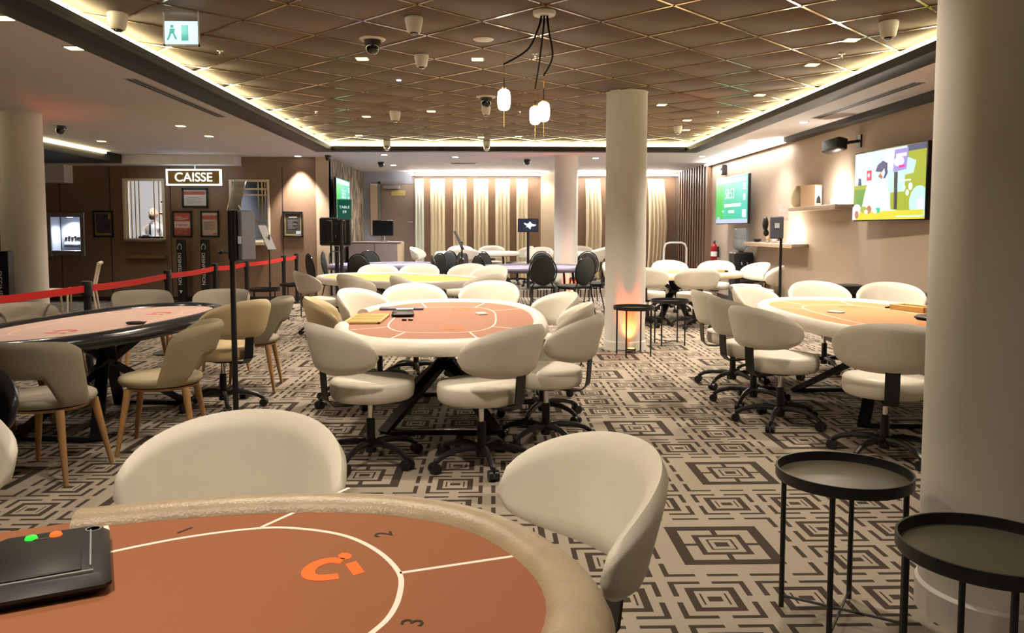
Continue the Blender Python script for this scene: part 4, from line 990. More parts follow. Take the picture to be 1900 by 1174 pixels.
# hand sanitiser pillars
for k, (x0, x1, yy, lb) in enumerate(((329, 346, YCA-.25, 'black sanitiser pillar on floor below the red banded notice'), (373, 390, YCA-.25, 'black sanitiser pillar on floor below the pale notice'))):
    a, b_ = ay(x0, 444, yy), ay(x1, 553, yy); W_ = b_.x-a.x
    t = thing('sanitiser_pillar', lb, 'stand', ((a.x+b_.x)/2, yy, 0), 0, 'black sanitiser pillars')
    MB().b2((-W_/2, -.06, .01), (W_/2, .06, a.z), .006).build('pillar', M['black_metal'], t)
    MB().b2((-W_/2-.06, -.14, 0), (W_/2+.06, .14, .012), .004).build('base_plate', M['black_metal'], t)
    text('lettering', 'DESINFECTION', .09, M['paper'], t, (-.02, -.0615, .63), (PI/2, PI/2, 0), .0005)
    MB().prism([(-.03, 0), (.03, 0), (0, -.06)], 0, .002).xf(Matrix.Translation((-.005, -.0605, .22))@Matrix.Rotation(PI/2, 4, 'X')).build('arrow_mark', M['paper'], t, None)
    hm = [(-.03+.013*math.cos(q), .02*math.sin(q)) for q in [2*PI*i/12 for i in range(13)]]
    MB().ribbon([(-.035, -.05), (-.045, 0), (-.02, .05), (0, .07), (-.005, .03), (.02, .05), (.035, 0), (.02, -.05)], .010, 0, .002).xf(Matrix.Translation((-.005, -.0605, a.z-.14))@Matrix.Rotation(PI/2, 4, 'X')).build('hand_mark', M['paper'], t, None)
p = ay(5, 465, 9.35)
t = thing('sanitiser_pillar', 'black sanitiser pillar at left picture edge in front of thick left column', 'stand', (p.x-.02, 9.35, 0), 0, 'black sanitiser pillars')
MB().b2((-.10, -.06, .01), (.11, .06, p.z), .006).build('pillar', M['black_metal'], t); MB().b2((-.16, -.14, 0), (.16, .14, .012), .004).build('base_plate', M['black_metal'], t)
text('lettering', 'DESINFECTION', .09, M['paper'], t, (.0, -.0615, .60), (PI/2, PI/2, 0), .0005)

# ------------------------------------------------------------------ rope posts with red belt
posts = [(-3.80, 5.25), (-3.53, 7.05), (-3.60, 8.95), (-3.68, 10.7), (-3.63, 11.9), (-3.63, 14.0), (-3.70, 15.2)]
GP = 'black rope posts with red belt'
for k, (x, y) in enumerate(posts):
    t = thing('rope_post', 'black rope post carrying red belt, %s' % ('just outside left picture edge', 'leftmost one in view', 'between two grey fabric chairs', 'before the second sanitiser pillar', 'right beside the tall black pole', 'second from the bright wall end', 'last one nearest the cash desk wall')[k], 'post', (x, y, 0), 0, GP)
    MB().lathe([(.17, 0), (.17, .012), (.15, .022), (.04, .03)], 28).build('base', M['black_metal'], t)
    MB().lathe([(.032, .025), (.032, .80)], 18).build('pole', M['black_metal'], t)
    MB().lathe([(.040, .80), (.042, .81), (.042, .92), (.038, .93), (0, .932)], 18).build('belt_head', M['black_plastic'], t)
    if k < len(posts)-1:
        d = Vector((posts[k+1][0]-x, posts[k+1][1]-y, 0)); n_ = d.normalized(); pr = n_.cross(Vector((0, 0, 1)))*.0015
        L_ = d.length; vs = []; fs = []
        for i in range(9):
            f = i/8; c = n_*(.042+(L_-.084)*f); sag = .012*math.sin(PI*f)
            for zz in (.835, .895):
                for sg in (-1, 1): vs.append((c.x+pr.x*sg, c.y+pr.y*sg, zz-sag))
        for i in range(8):
            o = i*4; fs += [(o, o+4, o+6, o+2), (o+1, o+3, o+7, o+5), (o, o+1, o+5, o+4), (o+2, o+6, o+7, o+3)]
        fs += [(0, 2, 3, 1), (32, 33, 35, 34)]
        MB().add(vs, fs).build('belt', M['red_belt'], t, None)

# ------------------------------------------------------------------ stands with signs and screens
def frame_plate(W_, H_, m_face, tilt, rz, at_, t, face='face'):
    R = Matrix.Translation(at_)@Matrix.Rotation(rz, 4, 'Z')@Matrix.Rotation(tilt, 4, 'X')
    MB().box((0, 0, 0), (W_, .012, H_), 0, .003).xf(R).build('sign_frame', M['acrylic'], t)
    MB().b2((-W_/2+.012, -.0085, -H_/2+.012), (W_/2-.012, -.0065, H_/2-.012)).xf(R).build(face, M[m_face], t, None)
    return R
# tall pole in front of mauve table
t = thing('screen_stand', 'tall black pole carrying a grey screen housing seen edge on, near mauve table', 'stand', (-1.675, 5.2, 0))
MB().lathe([(.15, 0), (.15, .010), (.03, .02)], 28).build('base_plate', M['black_metal'], t)
MB().tube([(0, 0, .01), (0, 0, 1.485)], .018, 14).build('pole', M['black_metal'], t)
MB().b2((-.020, -.020, 1.185), (.020, .020, 1.495), .004).build('pole_sleeve', M['black_metal'], t)
MB().box((.060, .03, 1.335), (.03, .22, .33), math.radians(-14), .006).build('screen_back', M['black_plastic'], t)
MB().box((.088, .02, 1.338), (.030, .17, .315), math.radians(-14), .006).build('screen_housing', M['grey_box'], t)
MB().box((.069, -.066, 1.31), (.024, .003, .048), math.radians(-14)).build('sticker', M['sticker'], t, None)
MB().tube([(-.02, 0, 1.229), (-.066, 0, 1.229)], .008, 8).build('clamp_bar', M['black_metal'], t); MB().ell((-.075, 0, 1.229), (.016, .02, .016)).build('clamp_knob', M['black_plastic'], t)
frame_plate(.10, .21, 'acrylic', .35, math.radians(62), (.030, .02, 1.595), t, 'sign_plate')
MB().tube([(.060, .03, 1.49), (.04, .02, 1.53)], .006, 6).build('plate_clip', M['white'], t)
# second stand
t = thing('sign_stand', 'thin black sign stand with tilted clear plate before the cash desk wall', 'stand', (-3.36, 12.15, 0))
MB().lathe([(.13, 0), (.13, .01), (.02, .02)], 24).build('base_plate', M['black_metal'], t)
MB().lathe([(.016, .01), (.016, .60), (.011, .605), (.011, 1.30)], 12).build('pole', M['black_metal'], t)
frame_plate(.22, .42, 'steel', -.45, math.radians(70), (-.03, -.02, 1.26), t)
# third stand with table sign
t = thing('sign_stand', 'black sign stand with dark green table card, beyond left yellow table', 'stand', (-2.42, 12.9, 0))
MB().lathe([(.2, 0), (.2, .01), (.02, .02)], 24).build('base_plate', M['black_metal'], t)
MB().tube([(0, 0, .01), (0, 0, 1.55)], .030, 12).build('pole', M['black_metal'], t)
R = frame_plate(.24, .33, 's_dkgreen', -.12, math.radians(8), (.06, -.03, 1.70), t)
for s_, zz, sz in (('TABLE', .03, .058), ('59', -.045, .062)):
    o = text('lettering', s_, sz, M['s_white'], t, (0, 0, 0), (0, 0, 0), .0005)
    o.matrix_local = R@Matrix.Translation((0, -.0092, zz))@Matrix.Rotation(PI/2, 4, 'X')
# fourth: tilted plate on short pole by the curtains
p = ay(857, 448, 13.2); t = thing('sign_stand', 'thin black stand with tilted plate seen edge on before the curtains', 'stand', (p.x, 13.2, 0))
MB().lathe([(.10, 0), (.10, .01), (.02, .02)], 24).build('base_plate', M['black_metal'], t); MB().tube([(0, 0, .01), (0, 0, p.z)], .014, 10).build('pole', M['black_metal'], t)
frame_plate(.24, .34, 'black_plastic', .42, math.radians(-78), (-.05, 0, p.z+.02), t)
# monitor on a pole by the curtains
p = ay(980, 418, 16.6); t = thing('monitor_stand', 'small dark monitor showing a white splash, on black pole before the curtains', 'monitor', (p.x, 16.6, ZP))
z0 = p.z-ZP
MB().lathe([(.22, 0), (.22, .012), (.03, .02)], 24).build('base_plate', M['black_metal'], t); MB().tube([(0, .03, .01), (0, .03, z0)], .030, 10).build('pole', M['black_metal'], t)
MB().b2((-.215, -.02, z0-.14), (.215, .03, z0+.14), .008).build('monitor_case', M['black_plastic'], t)
MB().b2((-.20, -.023, z0-.125), (.20, -.019, z0+.125)).build('screen', M['s_dkblue'], t, None)
sp_ = [(.10*math.cos(a)*(1+.45*math.sin(3*a+1))+.02, .062*math.sin(a)*(1+.4*math.cos(5*a))) for a in [2*PI*i/40 for i in range(40)]]
MB().prism(sp_, 0, .002).xf(Matrix.Translation((0, -.0225, z0))@Matrix.Rotation(PI/2, 4, 'X')).build('screen_picture', M['s_white'], t, None)
# right hand stand with tablet
p = ay(1450, 405, 9.5); t = thing('tablet_stand', 'thin black pole with dark tablet back and pink card, before the right wall shelves', 'stand', (p.x, 9.5, 0)); z0 = p.z
MB().lathe([(.18, 0), (.18, .01), (.02, .02)], 24).build('base_plate', M['black_metal'], t); MB().tube([(0, 0, .01), (0, 0, z0)], .017, 10).build('pole', M['black_metal'], t)
MB().box((-.065, -.03, z0-.11), (.155, .025, .265), math.radians(-12), .01).build('tablet', M['grey_box'], t)
MB().box((-.065, -.044, z0-.085), (.055, .003, .06), math.radians(-12)).build('sticker', M['sticker'], t, None)
MB().ell((-.185, .02, z0-.06), (.035, .05, .09)).ell((-.175, .02, z0-.17), (.033, .04, .045)).build('card_holder', M['black_plastic'], t)
R = Matrix.Translation((.035, .03, z0+.07))@Matrix.Rotation(math.radians(-10), 4, 'Z')@Matrix.Rotation(-.2, 4, 'X')
MB().box((0, 0, 0), (.10, .006, .19)).xf(R).build('card', M['pic_pink'], t, None)

# televisions
def tv(name, label, x, y, z, W_, H_, rz, poly, tilt=0):
    t = thing(name, label, 'television', (x, y, z), rz)
    T = Matrix.Rotation(tilt, 4, 'X')
    MB().b2((-W_/2, 0, -H_/2), (W_/2, .05, H_/2), .006).xf(T).build('case', M['black_gloss'], t)
    MB().b2((-.25, .04, -.2), (.25, .16, .2)).build('wall_mount', M['black_metal'], t)
    b_ = .016; w_, h_ = W_-2*b_, H_-2*b_
    for k, (m_, pts) in enumerate(poly):
        q = [((min(1, max(0, u))-.5)*w_, (min(1, max(0, v))-.5)*h_) for u, v in pts]
        q = [p for i, p in enumerate(q) if p != q[i-1]]
        e = .002+.0006*k
        MB().prism(q, 0, e).xf(T@Matrix.Translation((0, .001, 0))@Matrix.Rotation(PI/2, 4, 'X')).build('screen_picture' if k else 'screen', M[m_], t, None)
    return t
def rc(x0, y0, x1, y1): return [(x0, y0), (x1, y0), (x1, y1), (x0, y1)]
def el(cx, cy, rx, ry, n=20): return [(cx+rx*math.cos(2*PI*i/n), cy+ry*math.sin(2*PI*i/n)) for i in range(n)]
pic = [('s_sky', rc(0, 0, 1, 1)), ('s_olive', rc(.72, .1, 1, .92)), ('s_leaf', rc(0, .1, .28, .50)), ('s_olive', rc(0, .46, .30, .52)), ('s_navy', rc(.76, .92, 1, 1)), ('s_olive', rc(.55, .1, .75, .40)),
       ('s_mint', rc(.52, .38, .74, .72)), ('s_mint', [(.70, .60), (.85, .62), (.88, .78), (.78, .84), (.70, .8)]), ('s_white', rc(.46, .70, .62, .97)), ('s_violet', [(.58, .66), (.76, .68), (.78, .97), (.60, .97)]), ('s_lilac', el(.66, .80, .07, .07)), ('s_lilac', rc(.62, .86, .76, .91)), ('s_pink', rc(.66, .71, .74, .745)),
       ('s_black', [(.60, .66), (.645, .66), (.645, .14), (.61, .14)]), ('s_white', rc(.66, .52, .82, .54)), ('s_white', el(.74, .43, .012, .03)), ('s_white', el(.78, .36, .018, .04)), ('s_white', el(.82, .44, .02, .05)),
       ('s_red', rc(.205, .58, .265, .73)), ('s_lilac', el(.235, .66, .018, .03)), ('s_navy', [(.07, .52), (.11, .52), (.10, .62), (.08, .63)]),
       ('s_white', [(.13, .10), (.17, .33), (.21, .50), (.30, .58), (.36, .68), (.46, .62), (.48, .52), (.54, .35), (.56, .14), (.66, .12), (.66, .09)]), ('s_sky', [(.33, .52), (.40, .48), (.44, .54), (.42, .66), (.34, .66)]),
       ('s_navy', [(.34, .70), (.37, .79), (.44, .84), (.50, .80), (.50, .66), (.46, .58), (.44, .68)]), ('s_skin', [(.38, .62), (.42, .68), (.45, .64), (.44, .58)]), ('s_white', [(.42, .66), (.47, .73), (.48, .66), (.46, .60)]),
       ('s_mint', el(.94, .22, .12, .22)), ('s_lilac', el(.97, .20, .05, .09)), ('s_yellow', rc(0, 0, 1, .12)), ('s_lilac', rc(0, 0, .06, .2)), ('s_lilac', el(.06, .14, .06, .10)), ('s_skin', el(.07, .08, .03, .06)), ('s_olive', el(.18, .15, .05, .05)), ('s_skin', el(.26, .15, .03, .06)), ('s_white', el(.22, .12, .03, .03)), ('s_green', rc(.37, .10, .42, .17)), ('s_white', el(.36, .12, .03, .03)), ('s_mint', rc(.66, .03, 1, .05))]
tv2 = tv('television', 'large television on right wall showing a white robed figure at yellow table', XW-.17, 8.98, 1.885, 1.50, .82, PI/2+math.radians(-2), [(m_, [(u, v) for u, v in p]) for m_, p in pic])
tv2.rotation_euler = (0, 0, -PI/2+math.radians(3))
def timer(label, x, y, z, W_, H_, rz):
    pl = [('s_green', rc(0, 0, 1, 1)), ('s_lime', rc(0, .1, .24, .86)), ('s_teal', rc(.62, .1, 1, 1)), ('s_grey', rc(0, 0, 1, .09)), ('s_mint', rc(.03, .88, .97, .97))]
    pl += [('s_white', rc(.12+.092*k, .895, .12+.092*k+.07, .955)) for k in range(8)]
    pl += [('s_white', rc(.86, .70+.05*k, .96, .73+.05*k)) for k in range(3)]+[('s_white', rc(.88, .48, .94, .60)), ('s_white', rc(.86, .12, .96, .28)), ('s_grey', rc(.06, .08, .14, .14))]
    pl += [('s_white', rc(.30+.065*k, .35, .30+.065*k+.05, .42)) for k in range(8)]+[('s_white', rc(.44+.06*k, .22, .44+.06*k+.045, .28)) for k in range(3)]+[('s_white', rc(.24, .25, .27, .28))]
    t = tv('timer_screen', label, x, y, z, W_, H_, rz, pl)
    text('clock_digits', '58:53', H_*.30, M['s_white'], t, (-.02*W_, -.0165, H_*.12), (PI/2, 0, 0), .0006, 'CENTER', .82)
    return t
timer('green tournament timer screen high on right wall reading 58:53', XW-.22, 14.75, 1.92, 1.62, .88, -PI/2+math.radians(4))
timer('green tournament timer screen on the bark textured wall, partly behind table card', XT+.163, 16.35, 1.98, 1.45, .82, PI/2)

# right wall: shelves, speaker, cooler, extinguisher, tube frame, cases
def wshelf(y0, y1, z, label):
    t = thing('wall_shelf', label, 'shelf', (XW-.005, (y0+y1)/2, z))
    L_ = y1-y0
    MB().b2((-.25, -L_/2, -.045), (0, L_/2, 0), .004).build('board', M['wall_taupe'], t)
    MB().b2((-.245, -L_/2+.02, -.06), (-.03, L_/2-.02, -.046)).build('underside', M['wall_cream'], t)
    return t
s1 = wshelf(10.15, 12.2, 1.70, 'upper taupe wall shelf with vase and boxes between the two televisions')
s2 = wshelf(11.6, 13.85, 1.165, 'lower taupe wall shelf beside the water cooler')
for (y, z, lb, pw) in ((10.55, 1.70, 'small glowing shelf lamp at near end of the upper shelf', 22), (12.1, 1.165, 'small glowing shelf lamp on the lower shelf', 22)):
    t = thing('shelf_lamp', lb, 'lamp', (XW-.11, y, z+.002))
    MB().lathe([(.04, 0), (.04, .02), (.03, .03)], 18).build('base', M['white'], t)
    MB().lathe([(0, .10), (.03, .095), (.036, .06), (.028, .03)], 18).build('lamp_glass', M['opal'], t)
    l = bpy.data.lights.new('shelf_bulb', 'POINT'); l.energy = pw; l.color = (1, .86, .70); l.shadow_soft_size = .05
    o = bpy.data.objects.new('shelf_bulb', l); COL.objects.link(o); o.parent = t; o.location = (0, 0, .16)
t = thing('vase_lamp', 'ivory egg shaped vase on upper right wall shelf', 'vase', (XW-.13, 11.75, 1.702))
MB().lathe([(.05, 0), (.085, .05), (.10, .12), (.09, .19), (.06, .25), (.035, .29), (.03, .31)], 24).build('vase_body', M['ivory'], t)
MB().lathe([(.03, .305), (.036, .315), (.02, .31)], 16).build('rim', M['ivory'], t)
t = thing('display_box', 'tan presentation box with black and white picture front, on upper shelf', 'box', (XW-.13, 11.25, 1.702))
MB().box((0, 0, .15), (.12, .30, .30), math.radians(18), .004).build('box_body', M['tan_box'], t)
R = Matrix.Rotation(math.radians(18), 4, 'Z'); MB().b2((-.055, -.154, .03), (.055, -.151, .28)).xf(R).build('front_print', M['pic_white'], t, None)
MB().prism([(-.04, .02), (.04, .02), (.03, .10), (.0, .13), (-.03, .09)], 0, .002).xf(R@Matrix.Translation((0, -.1535, .02))@Matrix.Rotation(PI/2, 4, 'X')).build('print_figure', M['ink'], t, None)
t = thing('display_box', 'dark slim box leaning behind the tan box on upper shelf', 'box', (XW-.10, 11.52, 1.702)); MB().box((0, 0, .13), (.10, .07, .26), math.radians(12), .004).build('box_body', M['grey_box'], t); MB().box((0, -.0365, .13), (.08, .003, .22), 0).build('front_print', M['pic_pale'], t, None)
for k, (y, m_) in enumerate(((13.0, 'tan_box'), (12.7, 'paper'), (12.45, 'ink'))):
    t = thing('figurine', ('small tan figurine on the lower right wall shelf', 'small white figurine on the lower right wall shelf', 'small dark horse like figurine on the lower right wall shelf')[k], 'figurine', (XW-.13, y, 1.167))
    MB().lathe([(.035, 0), (.04, .015), (.025, .03)], 14).build('plinth', M['desk'], t)
    if k < 2: MB().lathe([(.025, .028), (.034, .06), (.026, .10), (.012, .12), (.022, .15), (.018, .18), (0, .19)], 14).build('figure_body', M[m_], t)
    else: MB().tube([(0, .05, .03), (0, .04, .10), (0, -.04, .11), (0, -.05, .03)], .013, 8).tube([(0, -.03, .10), (0, -.07, .17), (0, -.10, .16)], [.014, .012, .008], 8).build('figure_body', M[m_], t)
t = thing('bowl', 'small dark bowl at far end of the lower right wall shelf', 'bowl', (XW-.12, 13.55, 1.167)); MB().lathe([(.03, 0), (.06, .02), (.075, .05), (.07, .05), (.055, .024), (0, .012)], 20).build('bowl_body', M['black_gloss'], t)
p = ax(1550, 270, XW-.25); t = thing('wall_speaker', 'black loudspeaker on a bracket high on right wall left of television', 'speaker', (XW-.26, p.y, p.z))
sb = MB().box((0, 0, 0), (.15, .31, .155), 0, .015).xf(Matrix.Rotation(.3, 4, 'Z')@Matrix.Rotation(.18, 4, 'Y')@Matrix.Rotation(-.12, 4, 'X')).build('cabinet', M['black_plastic'], t)
MB().box((-.078, 0, 0), (.008, .28, .13), 0, .003).xf(Matrix.Rotation(.3, 4, 'Z')@Matrix.Rotation(.18, 4, 'Y')@Matrix.Rotation(-.12, 4, 'X')).build('grille', M['black_fabric'], t)
MB().tube([(.10, -.10, .02), (.22, -.14, .04), (.26, -.14, .04)], .02, 8).b2((.24, -.20, -.04), (.26, -.08, .12)).build('bracket', M['black_metal'], t)
p = ax(1340, 315, XW-.08); t = thing('wall_speaker', 'tiny black sensor box on right wall above the timer screen', 'sensor', (XW-.05, min(p.y, 16.3), p.z)); MB().b2((-.05, -.07, -.10), (.05, .07, .10), .015).build('sensor_case', M['black_plastic'], t); MB().ell((-.05, 0, .02), (.015, .03, .03)).build('lens', M['dark_glass'], t)
t = thing('water_cooler', 'black water cooler with upturned clear bottle beside the right wall', 'water cooler', (4.40, 14.16, 0))
MB().b2((-.17, -.17, 0), (.17, .17, .98), .02).build('body', M['black_plastic'], t)
MB().b2((-.10, -.185, .62), (.10, -.165, .86), .01).build('tap_recess', M['black_gloss'], t)
for s_ in (-.05, .05): MB().tube([(s_, -.18, .80), (s_, -.215, .79), (s_, -.215, .76)], .012, 8).build('tap', M['steel'], t)
MB().lathe([(.03, .975), (.05, 1.0), (.11, 1.03), (.135, 1.07), (.138, 1.18), (.128, 1.20), (.138, 1.22), (.138, 1.36), (.12, 1.40), (0, 1.405)], 28).build('bottle', M['water'], t)
MB().lathe([(.06, .965), (.06, .985), (.04, .99)], 20).build('collar', M['black_gloss'], t)
t = thing('fire_extinguisher', 'red fire extinguisher hung on right wall at the end of the slats', 'extinguisher', (XW-.12, 16.2, .74)); t.scale = (.82, .82, .82)
MB().lathe([(.07, 0), (.078, .02), (.078, .34), (.06, .40), (.03, .43), (.022, .46)], 20).build('cylinder', M['red_gloss'], t)
MB().b2((-.02, -.05, .45), (.02, .06, .48)).b2((-.015, -.10, .49), (.015, .05, .505)).build('valve_lever', M['black_metal'], t)
MB().tube(curve_pts([(0, .05, .46), (0, .12, .40), (0, .11, .25), (0, .09, .12)], 5), .010, 8).build('hose', M['black_plastic'], t)
MB().lathe([(.0795, .12), (.0795, .24)], 20).build('label_band', M['paper'], t); MB().b2((.06, -.04, .1), (.115, .04, .36)).build('wall_bracket', M['black_metal'], t)
a, b_ = ay(1232, 450, 17.2), ay(1274, 450, 17.2)
t = thing('tube_frame', 'white bent tube trolley handle standing before the dark wall slats', 'trolley', ((a.x+b_.x)/2, 17.2, ZP)); W_ = b_.x-a.x; H_ = a.z-ZP
MB().tube([(-W_/2, 0, .06), (-W_/2, 0, H_-.12), (-W_/2+.04, 0, H_-.03), (-W_/2+.12, 0, H_), (W_/2-.12, 0, H_), (W_/2-.04, 0, H_-.03), (W_/2, 0, H_-.12), (W_/2, 0, .06)], .022, 10).build('handle', M['white'], t)
MB().b2((-W_/2-.05, -.5, .08), (W_/2+.05, .1, .12), .01).build('platform_deck', M['grey_box'], t)
for sx in (-1, 1):
    for yy in (-.42, .02): MB().tube([(sx*W_/2-.015, yy, .04), (sx*W_/2+.015, yy, .04)], .04, 12).build('wheel', M['black_plastic'], t)
for y0, y1, zz, lb in ((9.55, 10.0, .70, 'low black case by right wall, seen between two white chairs'), (8.0, 8.75, .72, 'low black case by right wall, seen right of far chairs of orange table')):
    t = thing('flight_case', lb, 'case', (XW-.25, (y0+y1)/2, 0), 0, 'black cases at the right wall'); L_ = y1-y0
    MB().b2((-.2, -L_/2, .0), (.2, L_/2, zz-.12), .01).build('case_body', M['black_plastic'], t); MB().b2((-.2, -L_/2, zz-.115), (.2, L_/2, zz), .01).build('case_lid', M['black_plastic'], t)
    for q in (-.25, .25): MB().b2((-.21, q*L_-.03, zz-.16), (-.2, q*L_+.03, zz-.07)).build('latch', M['steel'], t)

# rear left: black screens, desk
t = thing('screen_trolley', 'black back of a big screen trolley, behind the table card stand', 'monitor', (-2.62, 13.55, 0))
MB().b2((-.28, -.04, 1.11), (.24, .06, 1.58), .02).build('screen_case', M['black_plastic'], t)
for k, x in enumerate((-.16, .06)): MB().b2((x, -.10, 1.14), (x+.11, -.04, 1.54), .02).build('rear_housing', M['black_metal'], t)
for z in (1.25, 1.45): MB().b2((.0, -.108, z), (.015, -.10, z+.04)).build('screw', M['chrome'], t)
MB().tube([(0, 0, .06), (0, 0, 1.1)], .035, 10).build('pole', M['black_metal'], t); MB().b2((-.35, -.25, 0), (.35, .25, .06), .02).build('base', M['black_metal'], t)
MB().tube(curve_pts([(.12, -.05, 1.12), (.05, -.08, 1.02), (-.10, -.06, 1.0), (-.12, -.04, .8)], 5), .010, 6).build('cable', M['grey_box'], t)
t = thing('desk', 'taupe reception desk with rounded end near the grey brown door', 'desk', (-2.60, 17.6, ZP))
MB().b2((-.50, -.3, 0), (.05, .3, .94), .01).build('front_panel', M['desk'], t); MB().b2((.06, -.3, 0), (.55, .3, .94), .01).build('front_panel', M['desk'], t)
MB().lathe([(.3, 0), (.3, .94)], 20, (.55, 0, 0), .35, 1).build('end_panel', M['wall_cream'], t); MB().b2((-.52, -.32, .94), (.62, .32, .97), .008).build('top', M['desk'], t)
t = thing('monitor', 'dark computer monitor on the taupe desk, right of the black screen trolley', 'monitor', (-2.36, 17.5, ZP+.972))
MB().b2((-.25, -.02, .12), (.20, .02, .46), .008).build('monitor_case', M['black_plastic'], t); MB().b2((-.235, -.023, .135), (.185, -.019, .445)).build('screen', M['screen_off'], t, None); MB().tube([(0, .03, 0), (0, .03, .2)], .02, 8).build('neck', M['steel'], t); MB().b2((-.10, -.08, 0), (.10, .08, .012), .004).build('base', M['steel'], t)
t = thing('cabinet', 'dark grey cabinet against bark textured wall left of the desk', 'cabinet', (-2.88, 16.35, 0)) if False else None
t = thing('roller_blind', 'narrow torn cream paper roll hanging beside the far end of textured wall', 'hanging', (-2.93, YB-.05, 1.25))
MB().b2((-.07, -.02, 0), (.10, 0, 1.20)).build('paper_strip', M['wall_cream'], t); MB().tube([(-.07, -.02, 1.22), (.10, -.02, 1.22)], .03, 10).build('roll', M['paper'], t)
# white framed chairs near the cash machine
for x, y, b_, lb in ((-7.0, 12.6, 100, 'pale open framed chair beside the thick left column'), (-6.55, 12.9, 250, 'pale slim chair seen side on below the cash machine')):
    t = thing('cafe_chair', lb, 'chair', (x, y, 0), brg(b_), 'pale chairs by the cash machine')
    MB().box((0, 0, .44), (.42, .42, .035), 0, .01).build('seat', M['white_frame'], t)
    for sx in (-1, 1):
        MB().tube([(sx*.19, .19, 0), (sx*.18, .17, .43)], .016, 8).build('leg', M['white_frame'], t)
        MB().tube([(sx*.20, -.24, 0), (sx*.19, -.18, .44), (sx*.19, -.27, .86)], .016, 8).build('back_leg', M['white_frame'], t)
    MB().tube([(-.19, -.27, .84), (0, -.30, .85), (.19, -.27, .84)], .028, 8).build('top_rail', M['white_frame'], t)

# ------------------------------------------------------------------ things on the tables
def shuffler(label, x, y, z, rz, W_, D_, lights=True):
    t = thing('card_shuffler', label, 'card shuffler', (x, y, z), rz)
    MB().box((0, 0, .018), (W_, D_, .036), 0, .015).build('body', M['black_matte'], t)
    MB().box((-.012*W_/.2, -.01, .0375), (W_*.66, D_*.62, .005), 0, .002).build('lid', M['black_matte'], t)
    MB().b2((W_*.33, -D_*.3, .036), (W_*.345, D_*.36, .0385)).b2((-W_*.42, -D_*.405, .036), (W_*.36, -D_*.385, .040)).build('trim_line', M['steel'], t)
    if lights:
        for k, (xx, m_) in enumerate(((-.035, 'btn_green'), (.008, 'btn_orange'))):
            MB().lathe([(0, .042), (.010, .041), (.012, .036)], 16, (xx, D_*.37, 0)).build('button', M[m_], t)
        MB().b2((-.03, D_*.31, .036), (-.005, D_*.33, .0385)).build('button', M['chrome'], t)
        MB().lathe([(.015, .036), (.015, .0372), (.0125, .0372), (.0125, .036)], 20, (W_*.36, D_*.38, 0)).build('emblem_ring', M['steel'], t)
    return t
shuffler('black card shuffler with green and orange buttons on the nearest brown table', -.846, 1.508, zf1+.0015, math.radians(26), .21, .30)
def card(x, y, z, label, rz=0, w_=.06, h_=.088):
    tag(MB().box((x, y, z+.006), (w_, h_, .011), rz, .002).build('card_deck', M['paper'], None), label, 'cards')
p = az(893, 583, zf2); card(p.x, p.y, zf2+.001, 'white deck of cards lying on the rosy table at right', .3, .075, .11)
p = az(1551, 580, zf3); card(p.x, p.y, zf3+.001, 'white deck of cards lying on the orange table', .5, .08, .11)
# rosy table dealer side
p = az(676, 590, zf2); t = thing('chip_tray', 'ochre open chip tray set in the dealer side of rosy table', 'tray', (-.90, 5.87, zf2+.001))
MB().b2((-.14, -.26, 0), (.10, .26, .012)).build('tray_base', M['chip_tray'], t)
for q, r_ in (((-.15, -.27, 0), (-.13, .27, .018)), ((.09, -.27, 0), (.11, .27, .018)), ((-.15, -.27, 0), (.11, -.25, .018)), ((-.15, .25, 0), (.11, .27, .018))):
    MB().b2(q, r_, .003).build('tray_wall', M['chip_tray'], t)
for k in range(5): MB().b2((-.13, -.20+.09*k, .012), (.09, -.195+.09*k, .016)).build('divider', M['chip_tray'], t)
p = az(721, 586, zf2); shuffler('black card shuffler with white card block on the rosy table', p.x+.11, p.y, zf2+.0015, .1, .17, .22, False)
card(p.x+.12, p.y+.04, zf2+.042, 'white card block standing on the shuffler of the rosy table', .1, .13, .07)
p = az(745, 575, zf2); tag(MB().box((p.x, p.y+.02, zf2+.011), (.36, .10, .02), .05, .004).build('card_rack', M['rail_purple'], None), 'bluish grey bar tray behind the shuffler on the rosy table', 'tray')
p = az(750, 595, zf2)
for k in range(2): tag(MB().lathe([(.0, 0), (.018, 0), (.018, .012), (0, .012)], 14, (p.x+.045*k, p.y+.01*k, zf2+.001)).build('button_chip', M['black_gloss'], None), ('left', 'right')[k]+' one of two black button chips before shuffler on rosy table', 'chip', 'black button chips on the rosy table')
# orange table
p = az(1712, 580, zf3); t = thing('chip_tray', 'ochre chip tray on orange table at edge of the near column', 'tray', (3.42, 6.42, zf3+.001), math.radians(-70))
MB().b2((-.16, -.075, 0), (.16, .075, .012)).build('tray_base', M['chip_tray'], t)
for q, r_ in (((-.17, -.085, 0), (.17, -.07, .045)), ((-.17, .07, 0), (.17, .085, .045)), ((-.17, -.085, 0), (-.155, .085, .045)), ((.155, -.085, 0), (.17, .085, .045))): MB().b2(q, r_, .003).build('tray_wall', M['chip_tray'], t)
p = az(1725, 594, zf3); shuffler('black card shuffler on orange table at edge of the near column', p.x+.05, p.y, zf3+.0015, .2, .24, .2, False)
p = az(1686, 571, zf3)
for k in range(3): tag(MB().lathe([(0, 0), (.016, 0), (.016, .012), (0, .012)], 14, (p.x-.20+.04*k, p.y-.03+.03*(k % 2), zf3+.001)).build('button_chip', M['ink'], None), ('left', 'middle', 'right')[k]+' one of three dark chips beside the ochre tray on orange table', 'chip', 'dark chips on the orange table')
